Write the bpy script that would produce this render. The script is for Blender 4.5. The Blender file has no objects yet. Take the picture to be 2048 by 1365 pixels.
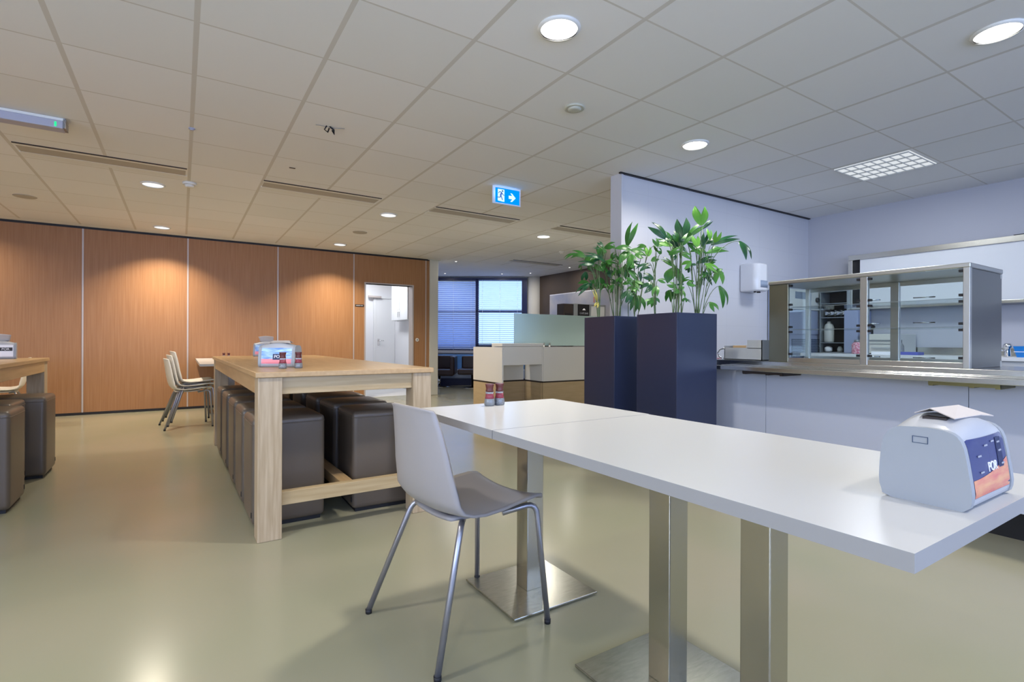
import bpy, bmesh, math, random
from mathutils import Vector, Matrix
random.seed(7)
PI = math.pi
sc = bpy.context.scene
COL = sc.collection

# ------------------------------------------------------------------ camera
FPX, YAW, PITCH, ROLL = 1033.5, .5696, -.0004, .0042
H, HC = 1.03, 2.555
c_, s_ = math.cos(YAW), math.sin(YAW); cp, sp = math.cos(PITCH), math.sin(PITCH); cr, sr = math.cos(ROLL), math.sin(ROLL)
r0 = Vector((c_, -s_, 0)); f0 = Vector((s_, c_, 0)); zv = Vector((0, 0, 1))
CF = cp*f0 + sp*zv; u0 = -sp*f0 + cp*zv
CR = cr*r0 + sr*u0; CU = -sr*r0 + cr*u0
cam = bpy.data.objects.new('camera', bpy.data.cameras.new('camera')); COL.objects.link(cam)
cam.data.sensor_width = 36; cam.data.lens = FPX/2048*36; cam.data.clip_start = .02
m = Matrix((CR, CU, -CF)).transposed().to_4x4(); m.translation = Vector((0, 0, H)); cam.matrix_world = m
sc.camera = cam

def fr(t, d, z=0):
    "room point t metres to the right of the view axis and d metres along it"
    return Vector((s_*d + c_*t, c_*d - s_*t, z))

# ------------------------------------------------------------------ materials
MATS = {}
def lin(c):
    return tuple(((x/255)/12.92 if x/255 <= .04045 else ((x/255+.055)/1.055)**2.4) for x in c)
def mat(name, col, rough=.5, metal=0, spec=.5, trans=0, ior=1.45, emit=None, es=0, alpha=1, noise=None, bump=None, coat=0, aniso=0):
    m = bpy.data.materials.new(name); m.use_nodes = True
    nt = m.node_tree; b = nt.nodes['Principled BSDF']
    b.inputs['Base Color'].default_value = (*col, 1); b.inputs['Roughness'].default_value = rough
    b.inputs['Metallic'].default_value = metal; b.inputs['Specular IOR Level'].default_value = spec
    b.inputs['Transmission Weight'].default_value = trans; b.inputs['IOR'].default_value = ior
    b.inputs['Alpha'].default_value = alpha; b.inputs['Coat Weight'].default_value = coat
    if emit: b.inputs['Emission Color'].default_value = (*emit, 1); b.inputs['Emission Strength'].default_value = es
    tc = nt.nodes.new('ShaderNodeTexCoord')
    def mapped(scale):
        mp = nt.nodes.new('ShaderNodeMapping'); nt.links.new(tc.outputs['Object'], mp.inputs[0]); mp.inputs['Scale'].default_value = scale
        return mp
    if noise:      # (scale vector, noise scale, second colour, detail)
        mp = mapped(noise[0]); n = nt.nodes.new('ShaderNodeTexNoise'); nt.links.new(mp.outputs[0], n.inputs[0])
        n.inputs['Scale'].default_value = noise[1]; n.inputs['Detail'].default_value = noise[3] if len(noise) > 3 else 4
        r = nt.nodes.new('ShaderNodeValToRGB'); r.color_ramp.elements[0].position = .32; r.color_ramp.elements[1].position = .68
        r.color_ramp.elements[0].color = (*col, 1); r.color_ramp.elements[1].color = (*noise[2], 1)
        nt.links.new(n.outputs['Fac'], r.inputs[0]); nt.links.new(r.outputs[0], b.inputs['Base Color'])
    if bump:       # (scale vector, noise scale, strength, distance)
        mp = mapped(bump[0]); n = nt.nodes.new('ShaderNodeTexNoise'); nt.links.new(mp.outputs[0], n.inputs[0])
        n.inputs['Scale'].default_value = bump[1]; n.inputs['Detail'].default_value = 3
        bp = nt.nodes.new('ShaderNodeBump'); bp.inputs['Strength'].default_value = bump[2]; bp.inputs['Distance'].default_value = bump[3]
        nt.links.new(n.outputs['Fac'], bp.inputs['Height']); nt.links.new(bp.outputs[0], b.inputs['Normal'])
    MATS[name] = m
    return m
def emat(name, col, s):
    m = bpy.data.materials.new(name); m.use_nodes = True; nt = m.node_tree
    nt.nodes.remove(nt.nodes['Principled BSDF']); e = nt.nodes.new('ShaderNodeEmission')
    e.inputs[0].default_value = (*col, 1); e.inputs[1].default_value = s
    nt.links.new(e.outputs[0], nt.nodes['Material Output'].inputs[0]); MATS[name] = m
    return m

mat('floor', (.268, .266, .176), .20, spec=.42, noise=((1, 1, 1), 1.1, (.300, .278, .198), 2), bump=((1, 1, 1), 2.2, .05, .01))
mat('floor_pale', (.62, .62, .62), .3)
mat('wall_white', (.60, .60, .63), .6)
mat('wall_grey', (.50, .50, .54), .6)
mat('tile_wall', (.66, .67, .72), .35)
mat('lacquer_white', (.74, .745, .75), .3)
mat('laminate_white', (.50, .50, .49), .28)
mat('laminate_edge_shaded', (.31, .305, .30), .4)  # darker than the top: weaker light on the sides put into the colour
mat('panel_grey', (.50, .53, .62), .32, spec=.4)
mat('post_paint', (.56, .54, .46), .55)
mat('post_white', (.62, .60, .56), .5)
mat('desk_white', (.80, .79, .74), .4)
mat('desk_oak', (.50, .38, .22), .5, noise=((1, 1, 9), 4, (.56, .43, .26)))
mat('black', (.006, .006, .008), .5)
mat('black_rubber', (.012, .012, .014), .6)
mat('navy_metal', (.010, .018, .075), .4)
mat('dark_track', (.012, .010, .012), .5)
mat('oak', (.44, .285, .135), .34, noise=((14, 1.2, 14), 3, (.52, .35, .18), 5), bump=((14, 1, 14), 5, .08, .003))
mat('oak_x', (.40, .29, .15), .42, noise=((1.2, 18, 18), 3, (.50, .38, .22), 6))
mat('oak_leg', (.37, .275, .165), .5, noise=((22, 22, 1.3), 3, (.50, .39, .26), 6), bump=((16, 16, 1), 5, .1, .003))
mat('veneer', (.33, .155, .062), .40, spec=.45, noise=((30, 30, .8), 2.2, (.39, .20, .088), 4))
mat('alu', (.52, .46, .43), .4, .3)
mat('leather', (.112, .088, .066), .36, spec=.55, bump=((1, 1, 1), 160, .12, .002))
mat('leather_dark', (.022, .010, .010), .4)
mat('plastic_chair', (.34, .315, .305), .40, spec=.5)
mat('plastic_cream', (.72, .68, .60), .4)
mat('steel_tube', (.36, .36, .40), .32, .85)
mat('chrome', (.78, .78, .78), .12, 1)
mat('steel_brushed', (.60, .585, .53), .27, 1, bump=((3, 60, 60), 8, .06, .002))
mat('steel_counter', (.58, .60, .60), .20, 1, bump=((40, 2, 40), 6, .02, .001))
mat('steel_case', (.52, .53, .52), .30, 1, bump=((60, 60, 2), 6, .05, .002))
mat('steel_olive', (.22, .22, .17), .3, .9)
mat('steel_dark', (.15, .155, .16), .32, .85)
mat('steel_post', (.50, .485, .43), .22, 1, bump=((30, 30, 1), 4, .02, .001))
mat('steel_base', (.52, .52, .47), .24, 1, noise=((6, 30, 6), 5, (.42, .43, .38)))
mat('olive_steel', (.20, .18, .08), .35, .8)
mat('planter', (.020, .027, .060), .30, spec=.6)
mat('soil', (.02, .013, .009), .9)
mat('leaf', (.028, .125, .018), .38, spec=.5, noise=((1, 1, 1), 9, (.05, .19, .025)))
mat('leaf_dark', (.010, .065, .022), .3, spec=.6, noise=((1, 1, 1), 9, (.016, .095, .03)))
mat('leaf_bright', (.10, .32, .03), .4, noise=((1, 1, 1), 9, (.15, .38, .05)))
mat('leaf_yellow', (.50, .42, .10), .5)
mat('stem', (.08, .15, .05), .5, noise=((1, 1, 6), 12, (.15, .20, .09)))
mat('holder', (.31, .33, .35), .35)
mat('holder_lip', (.42, .43, .45), .3)
mat('napkin', (.52, .47, .43), .8)
mat('card_blue', (.045, .055, .16), .25)
mat('card_sky', (.10, .25, .72), .25, noise=((1, 1, 6), 14, (.55, .80, .98), 3))
mat('card_red', (.62, .16, .13), .25, noise=((3, 3, 14), 5, (.72, .36, .17)))
mat('card_pink', (.85, .25, .28), .3)
mat('ink_white', (.85, .85, .88), .4)
mat('ink_grey', (.35, .36, .40), .4)
mat('grinder_cap', (.11, .026, .022), .4)
mat('grinder_label', (.26, .040, .06), .4)
mat('jar_glass', (.80, .84, .86), .08, trans=.75, alpha=1)
mat('salt', (.82, .80, .78), .8)
mat('pepper', (.13, .12, .13), .7, noise=((1, 1, 1), 190, (.55, .56, .62), 1))
mat('frosted', (.62, .80, .75), .5, trans=.45, ior=1.15, alpha=.95)
mat('dispenser_white', (.74, .74, .76), .22, coat=.4)
mat('dispenser_window', (.30, .36, .46), .2)
mat('smoke_white', (.80, .79, .74), .6)
mat('smoke_cream', (.55, .54, .44), .5)
mat('device_blue', (.42, .43, .52), .35)
mat('brown_wall', (.078, .055, .040), .7)
mat('window_navy', (.010, .016, .085), .4)
mat('blind_slat', (.46, .55, .80), .45)
mat('sill', (.55, .54, .55), .5)
mat('bench_blue', (.10, .28, .62), .5)
mat('appliance', (.62, .61, .55), .35)
mat('fridge', (.36, .40, .55), .35, .3)
mat('vent_dark', (.05, .08, .14), .5)
mat('dark_brown', (.028, .020, .018), .45)
mat('grey_metal', (.30, .32, .33), .4, .5)
mat('cardboard', (.48, .33, .17), .8)
mat('plastic_grey', (.44, .45, .44), .4)
mat('tray_blue', (.02, .22, .62), .3)
mat('paper_blue', (.10, .12, .42), .5)
mat('red_cloth', (.45, .05, .12), .7, noise=((1, 1, 1), 60, (.75, .55, .6), 2))
mat('lock_cream', (.7, .66, .6), .4)
mat('sign_frame', (.78, .84, .95), .2)
mat('facade', (.55, .56, .60), .8)
mat('asphalt', (.12, .12, .14), .9)
mat('room_white', (.74, .74, .76), .6)
emat('lamp_glow', (1, .985, .95), 5.0)
emat('lamp_dim', (1, .98, .95), 1.05)
emat('troffer_glow', (.90, .95, 1), .62)
emat('sign_blue', (.0, .26, .80), 1.0)
emat('sign_white', (.62, .95, .95), 1.0)
emat('led_green', (.02, .9, .25), 1.2)
emat('spot_glow', (1, .95, .88), 4)
m = mat('glass', (1, 1, 1), .03, trans=1, ior=1.45)
# thin clear glass: mostly see-through with a faint reflection
nt = m.node_tree; b = nt.nodes['Principled BSDF']; tr = nt.nodes.new('ShaderNodeBsdfTransparent'); tr.inputs[0].default_value = (.93, .96, .96, 1)
gl = nt.nodes.new('ShaderNodeBsdfGlossy'); gl.inputs['Roughness'].default_value = .03; mx = nt.nodes.new('ShaderNodeMixShader'); lw = nt.nodes.new('ShaderNodeLayerWeight')
lw.inputs[0].default_value = .25; mu = nt.nodes.new('ShaderNodeMath'); mu.operation = 'MULTIPLY'; mu.inputs[1].default_value = .35
nt.links.new(lw.outputs['Fresnel'], mu.inputs[0]); nt.links.new(mu.outputs[0], mx.inputs[0]); nt.links.new(tr.outputs[0], mx.inputs[1]); nt.links.new(gl.outputs[0], mx.inputs[2])
nt.links.new(mx.outputs[0], nt.nodes['Material Output'].inputs[0]); nt.nodes.remove(b)

def lines_mat(name, base, line, spec_lines, rough=.8, tint=None, limit=None):
    """surface with joint lines: spec_lines = [(axis, offset, pitch, halfwidth)]"""
    m = mat(name, base, rough); nt = m.node_tree; b = nt.nodes['Principled BSDF']
    g = nt.nodes.new('ShaderNodeNewGeometry'); sx = nt.nodes.new('ShaderNodeSeparateXYZ'); nt.links.new(g.outputs['Position'], sx.inputs[0])
    def M(op, a, bb):
        n = nt.nodes.new('ShaderNodeMath'); n.operation = op
        for i, v in enumerate((a, bb)):
            if v is None: continue
            if isinstance(v, (int, float)): n.inputs[i].default_value = v
            else: nt.links.new(v, n.inputs[i])
        return n.outputs[0]
    tot = None; cells = []
    for ax, off, pitch, hw in spec_lines:
        p = M('DIVIDE', M('SUBTRACT', sx.outputs[ax], off), pitch)
        d = M('MULTIPLY', M('PINGPONG', p, .5), pitch)          # distance to the nearest line
        cells.append(M('FLOOR', p, None))
        k = M('LESS_THAN', d, hw)
        tot = k if tot is None else M('MAXIMUM', tot, k)
    if limit: tot = M('MULTIPLY', tot, M('LESS_THAN', sx.outputs[limit[0]], limit[1]))
    cmb = nt.nodes.new('ShaderNodeCombineXYZ')
    for i, cc in enumerate(cells[:2]): nt.links.new(cc, cmb.inputs[i])
    wn = nt.nodes.new('ShaderNodeTexWhiteNoise'); nt.links.new(cmb.outputs[0], wn.inputs[0])
    m1 = nt.nodes.new('ShaderNodeMixRGB'); m1.inputs[1].default_value = (*base, 1); m1.inputs[2].default_value = (*(tint or base), 1); nt.links.new(wn.outputs['Value'], m1.inputs[0])
    m2 = nt.nodes.new('ShaderNodeMixRGB'); m2.inputs[2].default_value = (*line, 1); nt.links.new(tot, m2.inputs[0]); nt.links.new(m1.outputs[0], m2.inputs[1])
    nt.links.new(m2.outputs[0], b.inputs['Base Color'])
    return m
lines_mat('ceiling', (.82, .815, .785), (.66, .63, .57), [(0, .059, .595, .0125), (1, 2.906, .591, .0055)], .85, (.87, .86, .84), (1, 8.87))
lines_mat('tile_wall', (.62, .62, .65), (.57, .57, .60), [(2, .0, .30, .002), (0, .1, .60, .002)], .35, (.625, .625, .655))

# ------------------------------------------------------------------ mesh helpers
class MB:
    def __init__(s): s.v = []; s.f = []; s.mi = []; s.sm = []
    def add(s, vs, fs, mi=0, smooth=False):
        n = len(s.v); s.v += [tuple(v) for v in vs]
        for f in fs: s.f.append(tuple(i+n for i in f)); s.mi.append(mi); s.sm.append(smooth)
        return s
    def box(s, x0, x1, y0, y1, z0, z1, mi=0):
        v = [(x, y, z) for z in (z0, z1) for y in (y0, y1) for x in (x0, x1)]
        return s.add(v, [(0, 2, 3, 1), (4, 5, 7, 6), (0, 1, 5, 4), (2, 6, 7, 3), (0, 4, 6, 2), (1, 3, 7, 5)], mi)
    def obox(s, p, ex, ey, z0, z1, mi=0):
        "box with a slanted footprint: corner p, side vectors ex, ey"
        q = [Vector(p), Vector(p)+Vector(ex), Vector(p)+Vector(ex)+Vector(ey), Vector(p)+Vector(ey)]
        v = [(a.x, a.y, z0) for a in q] + [(a.x, a.y, z1) for a in q]
        return s.add(v, [(0, 3, 2, 1), (4, 5, 6, 7), (0, 1, 5, 4), (1, 2, 6, 5), (2, 3, 7, 6), (3, 0, 4, 7)], mi)
    def tube(s, pts, r, n=10, mi=0, cap=True):
        pts = [Vector(p) for p in pts]; rs = r if isinstance(r, (list, tuple)) else [r]*len(pts)
        vs = []; up = None
        for i, p in enumerate(pts):
            t = (pts[min(i+1, len(pts)-1)] - pts[max(i-1, 0)]).normalized()
            if up is None:
                up = Vector((0, 0, 1)) if abs(t.z) < .9 else Vector((1, 0, 0))
            a = t.cross(up).normalized(); b_ = a.cross(t).normalized(); up = b_
            for k in range(n):
                q = 2*PI*k/n; vs.append(p + a*math.cos(q)*rs[i] + b_*math.sin(q)*rs[i])
        fs = [(i*n+k, i*n+(k+1) % n, (i+1)*n+(k+1) % n, (i+1)*n+k) for i in range(len(pts)-1) for k in range(n)]
        s.add(vs, fs, mi, True)
        if cap: s.add([], [], mi); b0 = len(s.v)-len(vs); s.f += [tuple(b0+k for k in reversed(range(n))), tuple(b0+(len(pts)-1)*n+k for k in range(n))]; s.mi += [mi]*2; s.sm += [False]*2
        return s
    def lathe(s, prof, cx=0, cy=0, n=24, mi=0, smooth=True, cap=True):
        vs = [(cx+r*math.cos(2*PI*k/n), cy+r*math.sin(2*PI*k/n), z) for r, z in prof for k in range(n)]
        fs = [(i*n+k, i*n+(k+1) % n, (i+1)*n+(k+1) % n, (i+1)*n+k) for i in range(len(prof)-1) for k in range(n)]
        b0 = len(s.v); s.add(vs, fs, mi, smooth)
        if cap: s.f += [tuple(b0+k for k in reversed(range(n))), tuple(b0+(len(prof)-1)*n+k for k in range(n))]; s.mi += [mi]*2; s.sm += [False]*2
        return s
    def grid(s, fn, nu, nv, mi=0, smooth=True, wrapu=False):
        vs = [fn(i/(nu if wrapu else nu), j/nv) for i in range(nu+(0 if wrapu else 1)) for j in range(nv+1)]
        N = nu if wrapu else nu+1
        fs = [(i*(nv+1)+j, ((i+1) % N)*(nv+1)+j, ((i+1) % N)*(nv+1)+j+1, i*(nv+1)+j+1) for i in range(nu) for j in range(nv)]
        return s.add(vs, fs, mi, smooth)
    def prism(s, pts, axis, a0, a1, mi=0, smooth=False):
        "extrude a closed 2-D outline along axis (0,1,2)"
        def P(p, a): return (a, p[0], p[1]) if axis == 0 else ((p[0], a, p[1]) if axis == 1 else (p[0], p[1], a))
        n = len(pts); vs = [P(p, a0) for p in pts] + [P(p, a1) for p in pts]
        s.add(vs, [tuple(range(n))[::-1], tuple(range(n, 2*n))], mi)
        b0 = len(s.v)-2*n
        for k in range(n): s.f.append((b0+k, b0+(k+1) % n, b0+n+(k+1) % n, b0+n+k)); s.mi.append(mi); s.sm.append(smooth)
        return s
    def build(s, name, mats, parent=None, bevel=0, seg=2, world=False, solid=0, sub=0, off=0):
        me = bpy.data.meshes.new(name); me.from_pydata(s.v, [], s.f)
        if isinstance(mats, str): mats = [mats]
        for q in mats: me.materials.append(MATS[q])
        for p, i, sm in zip(me.polygons, s.mi, s.sm): p.material_index = i; p.use_smooth = sm
        bm = bmesh.new(); bm.from_mesh(me); bmesh.ops.recalc_face_normals(bm, faces=bm.faces); bm.to_mesh(me); bm.free()
        o = bpy.data.objects.new(name, me); COL.objects.link(o)
        if parent is not None:
            o.parent = parent
            if world:
                T = Matrix.LocRotScale(parent.location, parent.rotation_euler, None); o.matrix_parent_inverse = T.inverted()
        if solid: q = o.modifiers.new('solidify', 'SOLIDIFY'); q.thickness = solid; q.offset = off
        if sub: q = o.modifiers.new('subsurf', 'SUBSURF'); q.levels = q.render_levels = sub
        if bevel:
            q = o.modifiers.new('bevel', 'BEVEL'); q.width = bevel; q.segments = seg; q.limit_method = 'ANGLE'; q.angle_limit = math.radians(35)
            q.harden_normals = False
        return o
def tag(o, label, cat, group=None):
    o['label'] = label; o['category'] = cat
    if group: o['group'] = group
    return o
def thing(name, label, cat, loc=(0, 0, 0), rz=0, group=None):
    o = bpy.data.objects.new(name, None); COL.objects.link(o); o.empty_display_size = .1
    o.location = loc; o.rotation_euler = (0, 0, rz)
    return tag(o, label, cat, group)
def struct(o):
    o['kind'] = 'structure'; return o
def dup(root, loc, rz, label, group=None):
    def cp(o, par):
        n = o.copy(); COL.objects.link(n)
        if par is not None: n.parent = par
        for ch in list(kids[o.name]): cp(ch, n)
        return n
    kids = {}
    def walk(o): kids[o.name] = list(o.children); [walk(c) for c in o.children]
    walk(root); r = cp(root, None); r.location = loc; r.rotation_euler = (0, 0, rz); r['label'] = label
    if group: r['group'] = group
    return r
def text(s, size, name, matn, parent, M4, depth=.0006, align='CENTER'):
    cu = bpy.data.curves.new('t', 'FONT'); cu.body = s; cu.size = size; cu.align_x = align; cu.align_y = 'CENTER'; cu.extrude = depth
    o = bpy.data.objects.new('t', cu); COL.objects.link(o); bpy.context.view_layer.update()
    me = bpy.data.meshes.new_from_object(o.evaluated_get(bpy.context.evaluated_depsgraph_get())); bpy.data.objects.remove(o)
    me.name = name; me.transform(M4); me.materials.clear(); me.materials.append(MATS[matn])
    q = bpy.data.objects.new(name, me); COL.objects.link(q); q.parent = parent
    return q
def face_m(origin, right, up=(0, 0, 1)):
    "matrix that lays text out with its reading direction along right"
    r = Vector(right).normalized(); u = Vector(up).normalized(); n = r.cross(u)
    M4 = Matrix((r, u, n)).transposed().to_4x4(); M4.translation = Vector(origin); return M4

# ------------------------------------------------------------------ shell of the room
X0, X1, Y0, Y1 = -4.6, 8.2, -3.3, 14.2
PLAN = [(X0, Y0), (X1, Y0), (X1, 9.68), (4.1, 12.31), (X0, 12.31)]      # follows the slanting window wall
struct(MB().prism(PLAN, 2, -.08, 0).build('floor', 'floor'))
struct(MB().box(1.0, 4.0, 9.2, 11.2, .0, .004).build('floor', 'floor_pale'))
struct(MB().prism(PLAN, 2, HC, HC+.1).build('ceiling', 'ceiling'))
# folding partition of veneered panels
WY = 9.03
wall = MB()
seams = [-4.6, -3.56, -2.34, -1.123, .082, 1.308, 2.52, 3.86]
DX0, DX1, DZ = 2.715, 3.605, 2.03
wall.box(X0, DX0, WY, WY+.17, .03, 2.53); wall.box(DX1, 3.93, WY, WY+.17, .03, 2.53); wall.box(DX0, DX1, WY, WY+.17, DZ, 2.53)
struct(wall.build('wall_back', 'veneer'))
struct(MB().box(X0, 3.93, WY-.004, WY+.17, 2.525, HC).build('trim_1', 'dark_track'))
t = MB(); t.box(X0, DX0, WY-.004, WY+.17, 0, .035); t.box(DX1, 3.93, WY-.004, WY+.17, 0, .035)
struct(t.build('baseboard_back', 'dark_track'))
for i, x in enumerate(seams[1:]):
    struct(MB().box(x-.009, x+.009, WY-.006, WY, .035, 2.525).build('trim_%d' % (i+2), 'alu'))
# doorway in the last panel
fr_ = MB(); fr_.box(DX0-.012, DX0+.012, WY-.012, WY+.17, 0, DZ); fr_.box(DX1-.012, DX1+.012, WY-.012, WY+.17, 0, DZ); fr_.box(DX0-.012, DX1+.012, WY-.012, WY+.17, DZ, DZ+.02)
df = struct(fr_.build('door_1', 'alu'))
MB().box(DX0+.016, DX0+.056, WY+.14, WY+1.0, .01, DZ-.01).build('door_leaf', 'navy_metal', df)
MB().box(DX0+.01, DX0+.05, WY+.03, WY+.10, .5, .62).build('hinge', 'navy_metal', df)
# lock rosette on the panel and door sign
d = thing('lock_rosette', 'round cream lock cover with dark keyhole beside the doorway on the veneered wall', 'lock', (3.69, WY, 1.04))
lm = MB().lathe([(.034, 0), (.034, .006), (.026, .012)], n=20); lm.v = [(x, -z, y) for x, y, z in lm.v]; lm.build('cover', 'lock_cream', d)
lm = MB().lathe([(.010, .012), (.010, .014)], n=14); lm.v = [(x, -z, y) for x, y, z in lm.v]; lm.build('keyhole', 'black', d)
d = thing('door_sign', 'small dark name plate with pale lettering left of the doorway', 'sign', (2.62, WY, 1.635))
MB().box(-.075, .075, -.006, 0, -.019, .019).build('plate', 'dark_brown', d, bevel=.001)
b = MB(); b.box(-.060, .012, -.0068, -.006, -.006, .006); b.box(.020, .058, -.0068, -.006, -.006, .006); b.build('lettering', 'plastic_grey', d)
# post at the end of the partition
struct(MB().box(3.93, 4.10, WY-.03, WY+.20, 0, HC).build('trim_20', 'post_paint', bevel=.006))
struct(MB().box(3.90, 4.14, WY-.06, WY+.22, HC-.012, HC).build('trim_21', 'post_paint'))
# back room seen through the doorway
struct(MB().box(1.0, 4.1, 11.2, 11.3, 0, HC).build('wall_backroom', 'room_white'))
struct(MB().box(4.04, 4.12, 9.2, 11.9, 0, HC).build('wall_divider', 'room_white'))
struct(MB().box(.9, 1.0, 9.2, 11.3, 0, HC).build('wall_backroom_left', 'room_white'))
d2 = MB(); d2.box(3.55, 3.60, 11.16, 11.2, 0, 2.0); d2.box(3.55, 4.04, 11.16, 11.2, 1.95, 2.0)
d2 = struct(d2.build('door_2', 'lacquer_white'))
lf = MB().box(3.604, 4.035, 11.17, 11.195, .01, 1.945).build('door_leaf', 'lacquer_white', d2)
hd = MB(); hd.tube([(3.66, 11.17, 1.02), (3.66, 11.11, 1.02), (3.76, 11.11, 1.02)], .009); hd.box(3.64, 3.68, 11.162, 11.17, .92, 1.06)
hd.build('door_handle', 'chrome', lf)
cl = MB(); cl.box(3.42, 3.70, 11.10, 11.16, 1.96, 2.0); cl.build('door_closer', 'alu', d2)
ka = thing('wall_cupboard', 'white double wall cupboard in the room behind the doorway', 'cupboard', (4.04, 10.4, 1.45))
MB().box(-.20, 0, -.55, .4, 0, .85).build('body', 'lacquer_white', ka)
for y in (-.54, -.07):
    dd = MB().box(-.22, -.20, y, y+.46, .005, .845).build('door', 'lacquer_white', ka)
    MB().tube([(-.235, y+(.42 if y < -.2 else .04), .06), (-.235, y+(.42 if y < -.2 else .04), .22)], .006).build('handle', 'chrome', dd)
sw = thing('wall_switch', 'small white switch on the wall right of the white inner door', 'switch', (4.04, 10.98, 1.52))
MB().box(-.012, 0, -.04, .04, -.07, .07).build('plate', 'plastic_grey', sw, bevel=.003)
MB().box(-.018, -.012, -.02, .02, -.03, .03).build('rocker', 'ink_white', sw)
# kitchen walls
struct(MB().box(3.37, 7.15, 3.41, 3.53, 0, HC).build('wall_kitchen_left', 'tile_wall'))
struct(MB().box(3.345, 3.37, 3.40, 3.54, 0, HC).build('trim_22', 'wall_white'))
struct(MB().box(3.32, 6.53, 3.385, 3.41, HC-.012, HC).build('trim_23', 'dark_track'))
struct(MB().box(6.53, 6.63, Y0, 3.41, 0, HC).build('wall_kitchen_back', 'wall_grey'))
# brown wall and window wall of the lounge
struct(MB().box(7.15, 7.25, 3.53, 10.2, 0, HC).build('wall_brown', 'brown_wall'))
# closing walls: behind the camera with windows; left, its windows added for light
def wall_with_windows(name, axis, at, thick, a0, a1, openings, z0, z1, matn='wall_white'):
    b = MB()
    def bx(p, q, za, zb):
        if axis == 0: b.box(at, at+thick, p, q, za, zb)
        else: b.box(p, q, at, at+thick, za, zb)
    bx(a0, a1, 0, z0); bx(a0, a1, z1, HC); last = a0
    for p, q in openings: bx(last, p, z0, z1); last = q
    bx(last, a1, z0, z1)
    return struct(b.build(name, matn))
FW = [(-3.9, -2.1), (-1.7, .1), (.5, 2.3), (2.7, 4.5)]
wall_with_windows('wall_front', 1, Y0-.1, .1, X0, X1, FW, .8, 2.35)
FILL_LW = [(-2.6, -.6), (-.2, 1.8)]  # unseen left windows, added to brighten the room
wall_with_windows('wall_left', 0, X0-.1, .1, Y0, WY+.17, FILL_LW, .8, 2.35)
k = 2
for p, q in FW:
    w = struct(MB().box(p, p+.04, Y0-.08, Y0-.02, .8, 2.35).box(q-.04, q, Y0-.08, Y0-.02, .8, 2.35).box(p, q, Y0-.08, Y0-.02, .8, .84).box(p, q, Y0-.08, Y0-.02, 2.31, 2.35).build('window_%d' % k, 'lacquer_white'))
    MB().box(p+.04, q-.04, Y0-.055, Y0-.05, .84, 2.31).build('pane', 'glass', w); k += 1
for p, q in FILL_LW:
    w = struct(MB().box(X0-.08, X0-.02, p, p+.04, .8, 2.35).box(X0-.08, X0-.02, q-.04, q, .8, 2.35).box(X0-.08, X0-.02, p, q, .8, .84).box(X0-.08, X0-.02, p, q, 2.31, 2.35).build('window_%d' % k, 'lacquer_white'))
    MB().box(X0-.055, X0-.05, p+.04, q-.04, .84, 2.31).build('pane', 'glass', w); k += 1

# ------------------------------------------------------------------ lounge windows (across the view axis, 12.4 m away)
LA = -YAW
def lbox(mb, t0, t1, d0, d1, z0, z1, mi=0):
    p = fr(t0, d0); return mb.obox(p, fr(t1, d0)-p, fr(t0, d1)-p, z0, z1, mi)
struct(lbox(MB(), -2.75, .9, 12.42, 12.55, 0, .735).build('wall_window_low', 'wall_white'))
struct(lbox(MB(), -2.75, .9, 12.42, 12.55, 2.515, HC).build('wall_window_top', 'wall_white'))
struct(lbox(MB(), .35, .9, 12.44, 12.55, 0, HC).build('wall_window_end', 'post_white'))
struct(lbox(MB(), -2.75, -1.95, 12.43, 12.55, .735, 2.515).build('wall_window_left', 'wall_white'))
struct(lbox(MB(), -1.95, .36, 12.28, 12.42, .735, .80).build('trim_24', 'sill'))
col = MB().lathe([(.175, 0), (.175, HC)], *fr(.55, 12.38)[:2], n=32)
struct(col.build('trim_25', 'post_white'))
w = MB(); lbox(w, -1.95, .36, 12.36, 12.44, .80, .85); lbox(w, -1.95, .36, 12.36, 12.44, 2.47, 2.53)
lbox(w, -.88, -.80, 12.36, 12.44, .8, 2.5); lbox(w, .23, .36, 12.34, 12.44, .735, 2.53); lbox(w, -1.95, .30, 12.36, 12.44, 1.71, 1.77); lbox(w, -1.95, .30, 12.36, 12.44, .87, .93)
lbox(w, -1.95, -1.87, 12.36, 12.44, .8, 2.5)
w1 = struct(w.build('window_1', 'window_navy'))
for a, b2 in ((-1.87, -.88), (-.80, .23)):
    for za, zb in ((.93, 1.71), (1.77, 2.47)):
        lbox(MB(), a, b2, 12.395, 12.40, za, zb).build('pane', 'glass', w1)
gb = 'venetian blinds over the lounge window'
for (a, b2, zb, tilt, lb) in ((-1.92, -.87, .85, .022, 'blue venetian blind with nearly closed slats over the left lounge window'),
                              (-.81, .23, .95, .006, 'blue venetian blind with open slats over the right lounge window')):
    bl = thing('venetian_blind', lb, 'blind', fr((a+b2)/2, 12.30, 2.47), LA, gb)
    hw = (b2-a)/2
    MB().box(-hw, hw, -.03, .03, 0, .04).build('head_rail', 'window_navy', bl)
    s = MB(); z = -.02
    while 2.47+z > zb:
        s.add([(-hw, -.022, z-tilt), (hw, -.022, z-tilt), (hw, .022, z+tilt), (-hw, .022, z+tilt)], [(0, 1, 2, 3)]); z -= .047
    s.build('slats', 'blind_slat', bl, solid=.0015)
    MB().box(-hw, hw, -.02, .02, z-.01, z+.015).build('bottom_rail', 'window_navy', bl)
    for x in (-hw*.8, 0, hw*.8):
        MB().tube([(x, -.026, 0), (x, -.026, z)], .0025, 5).build('cord', 'ink_white', bl)
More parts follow.
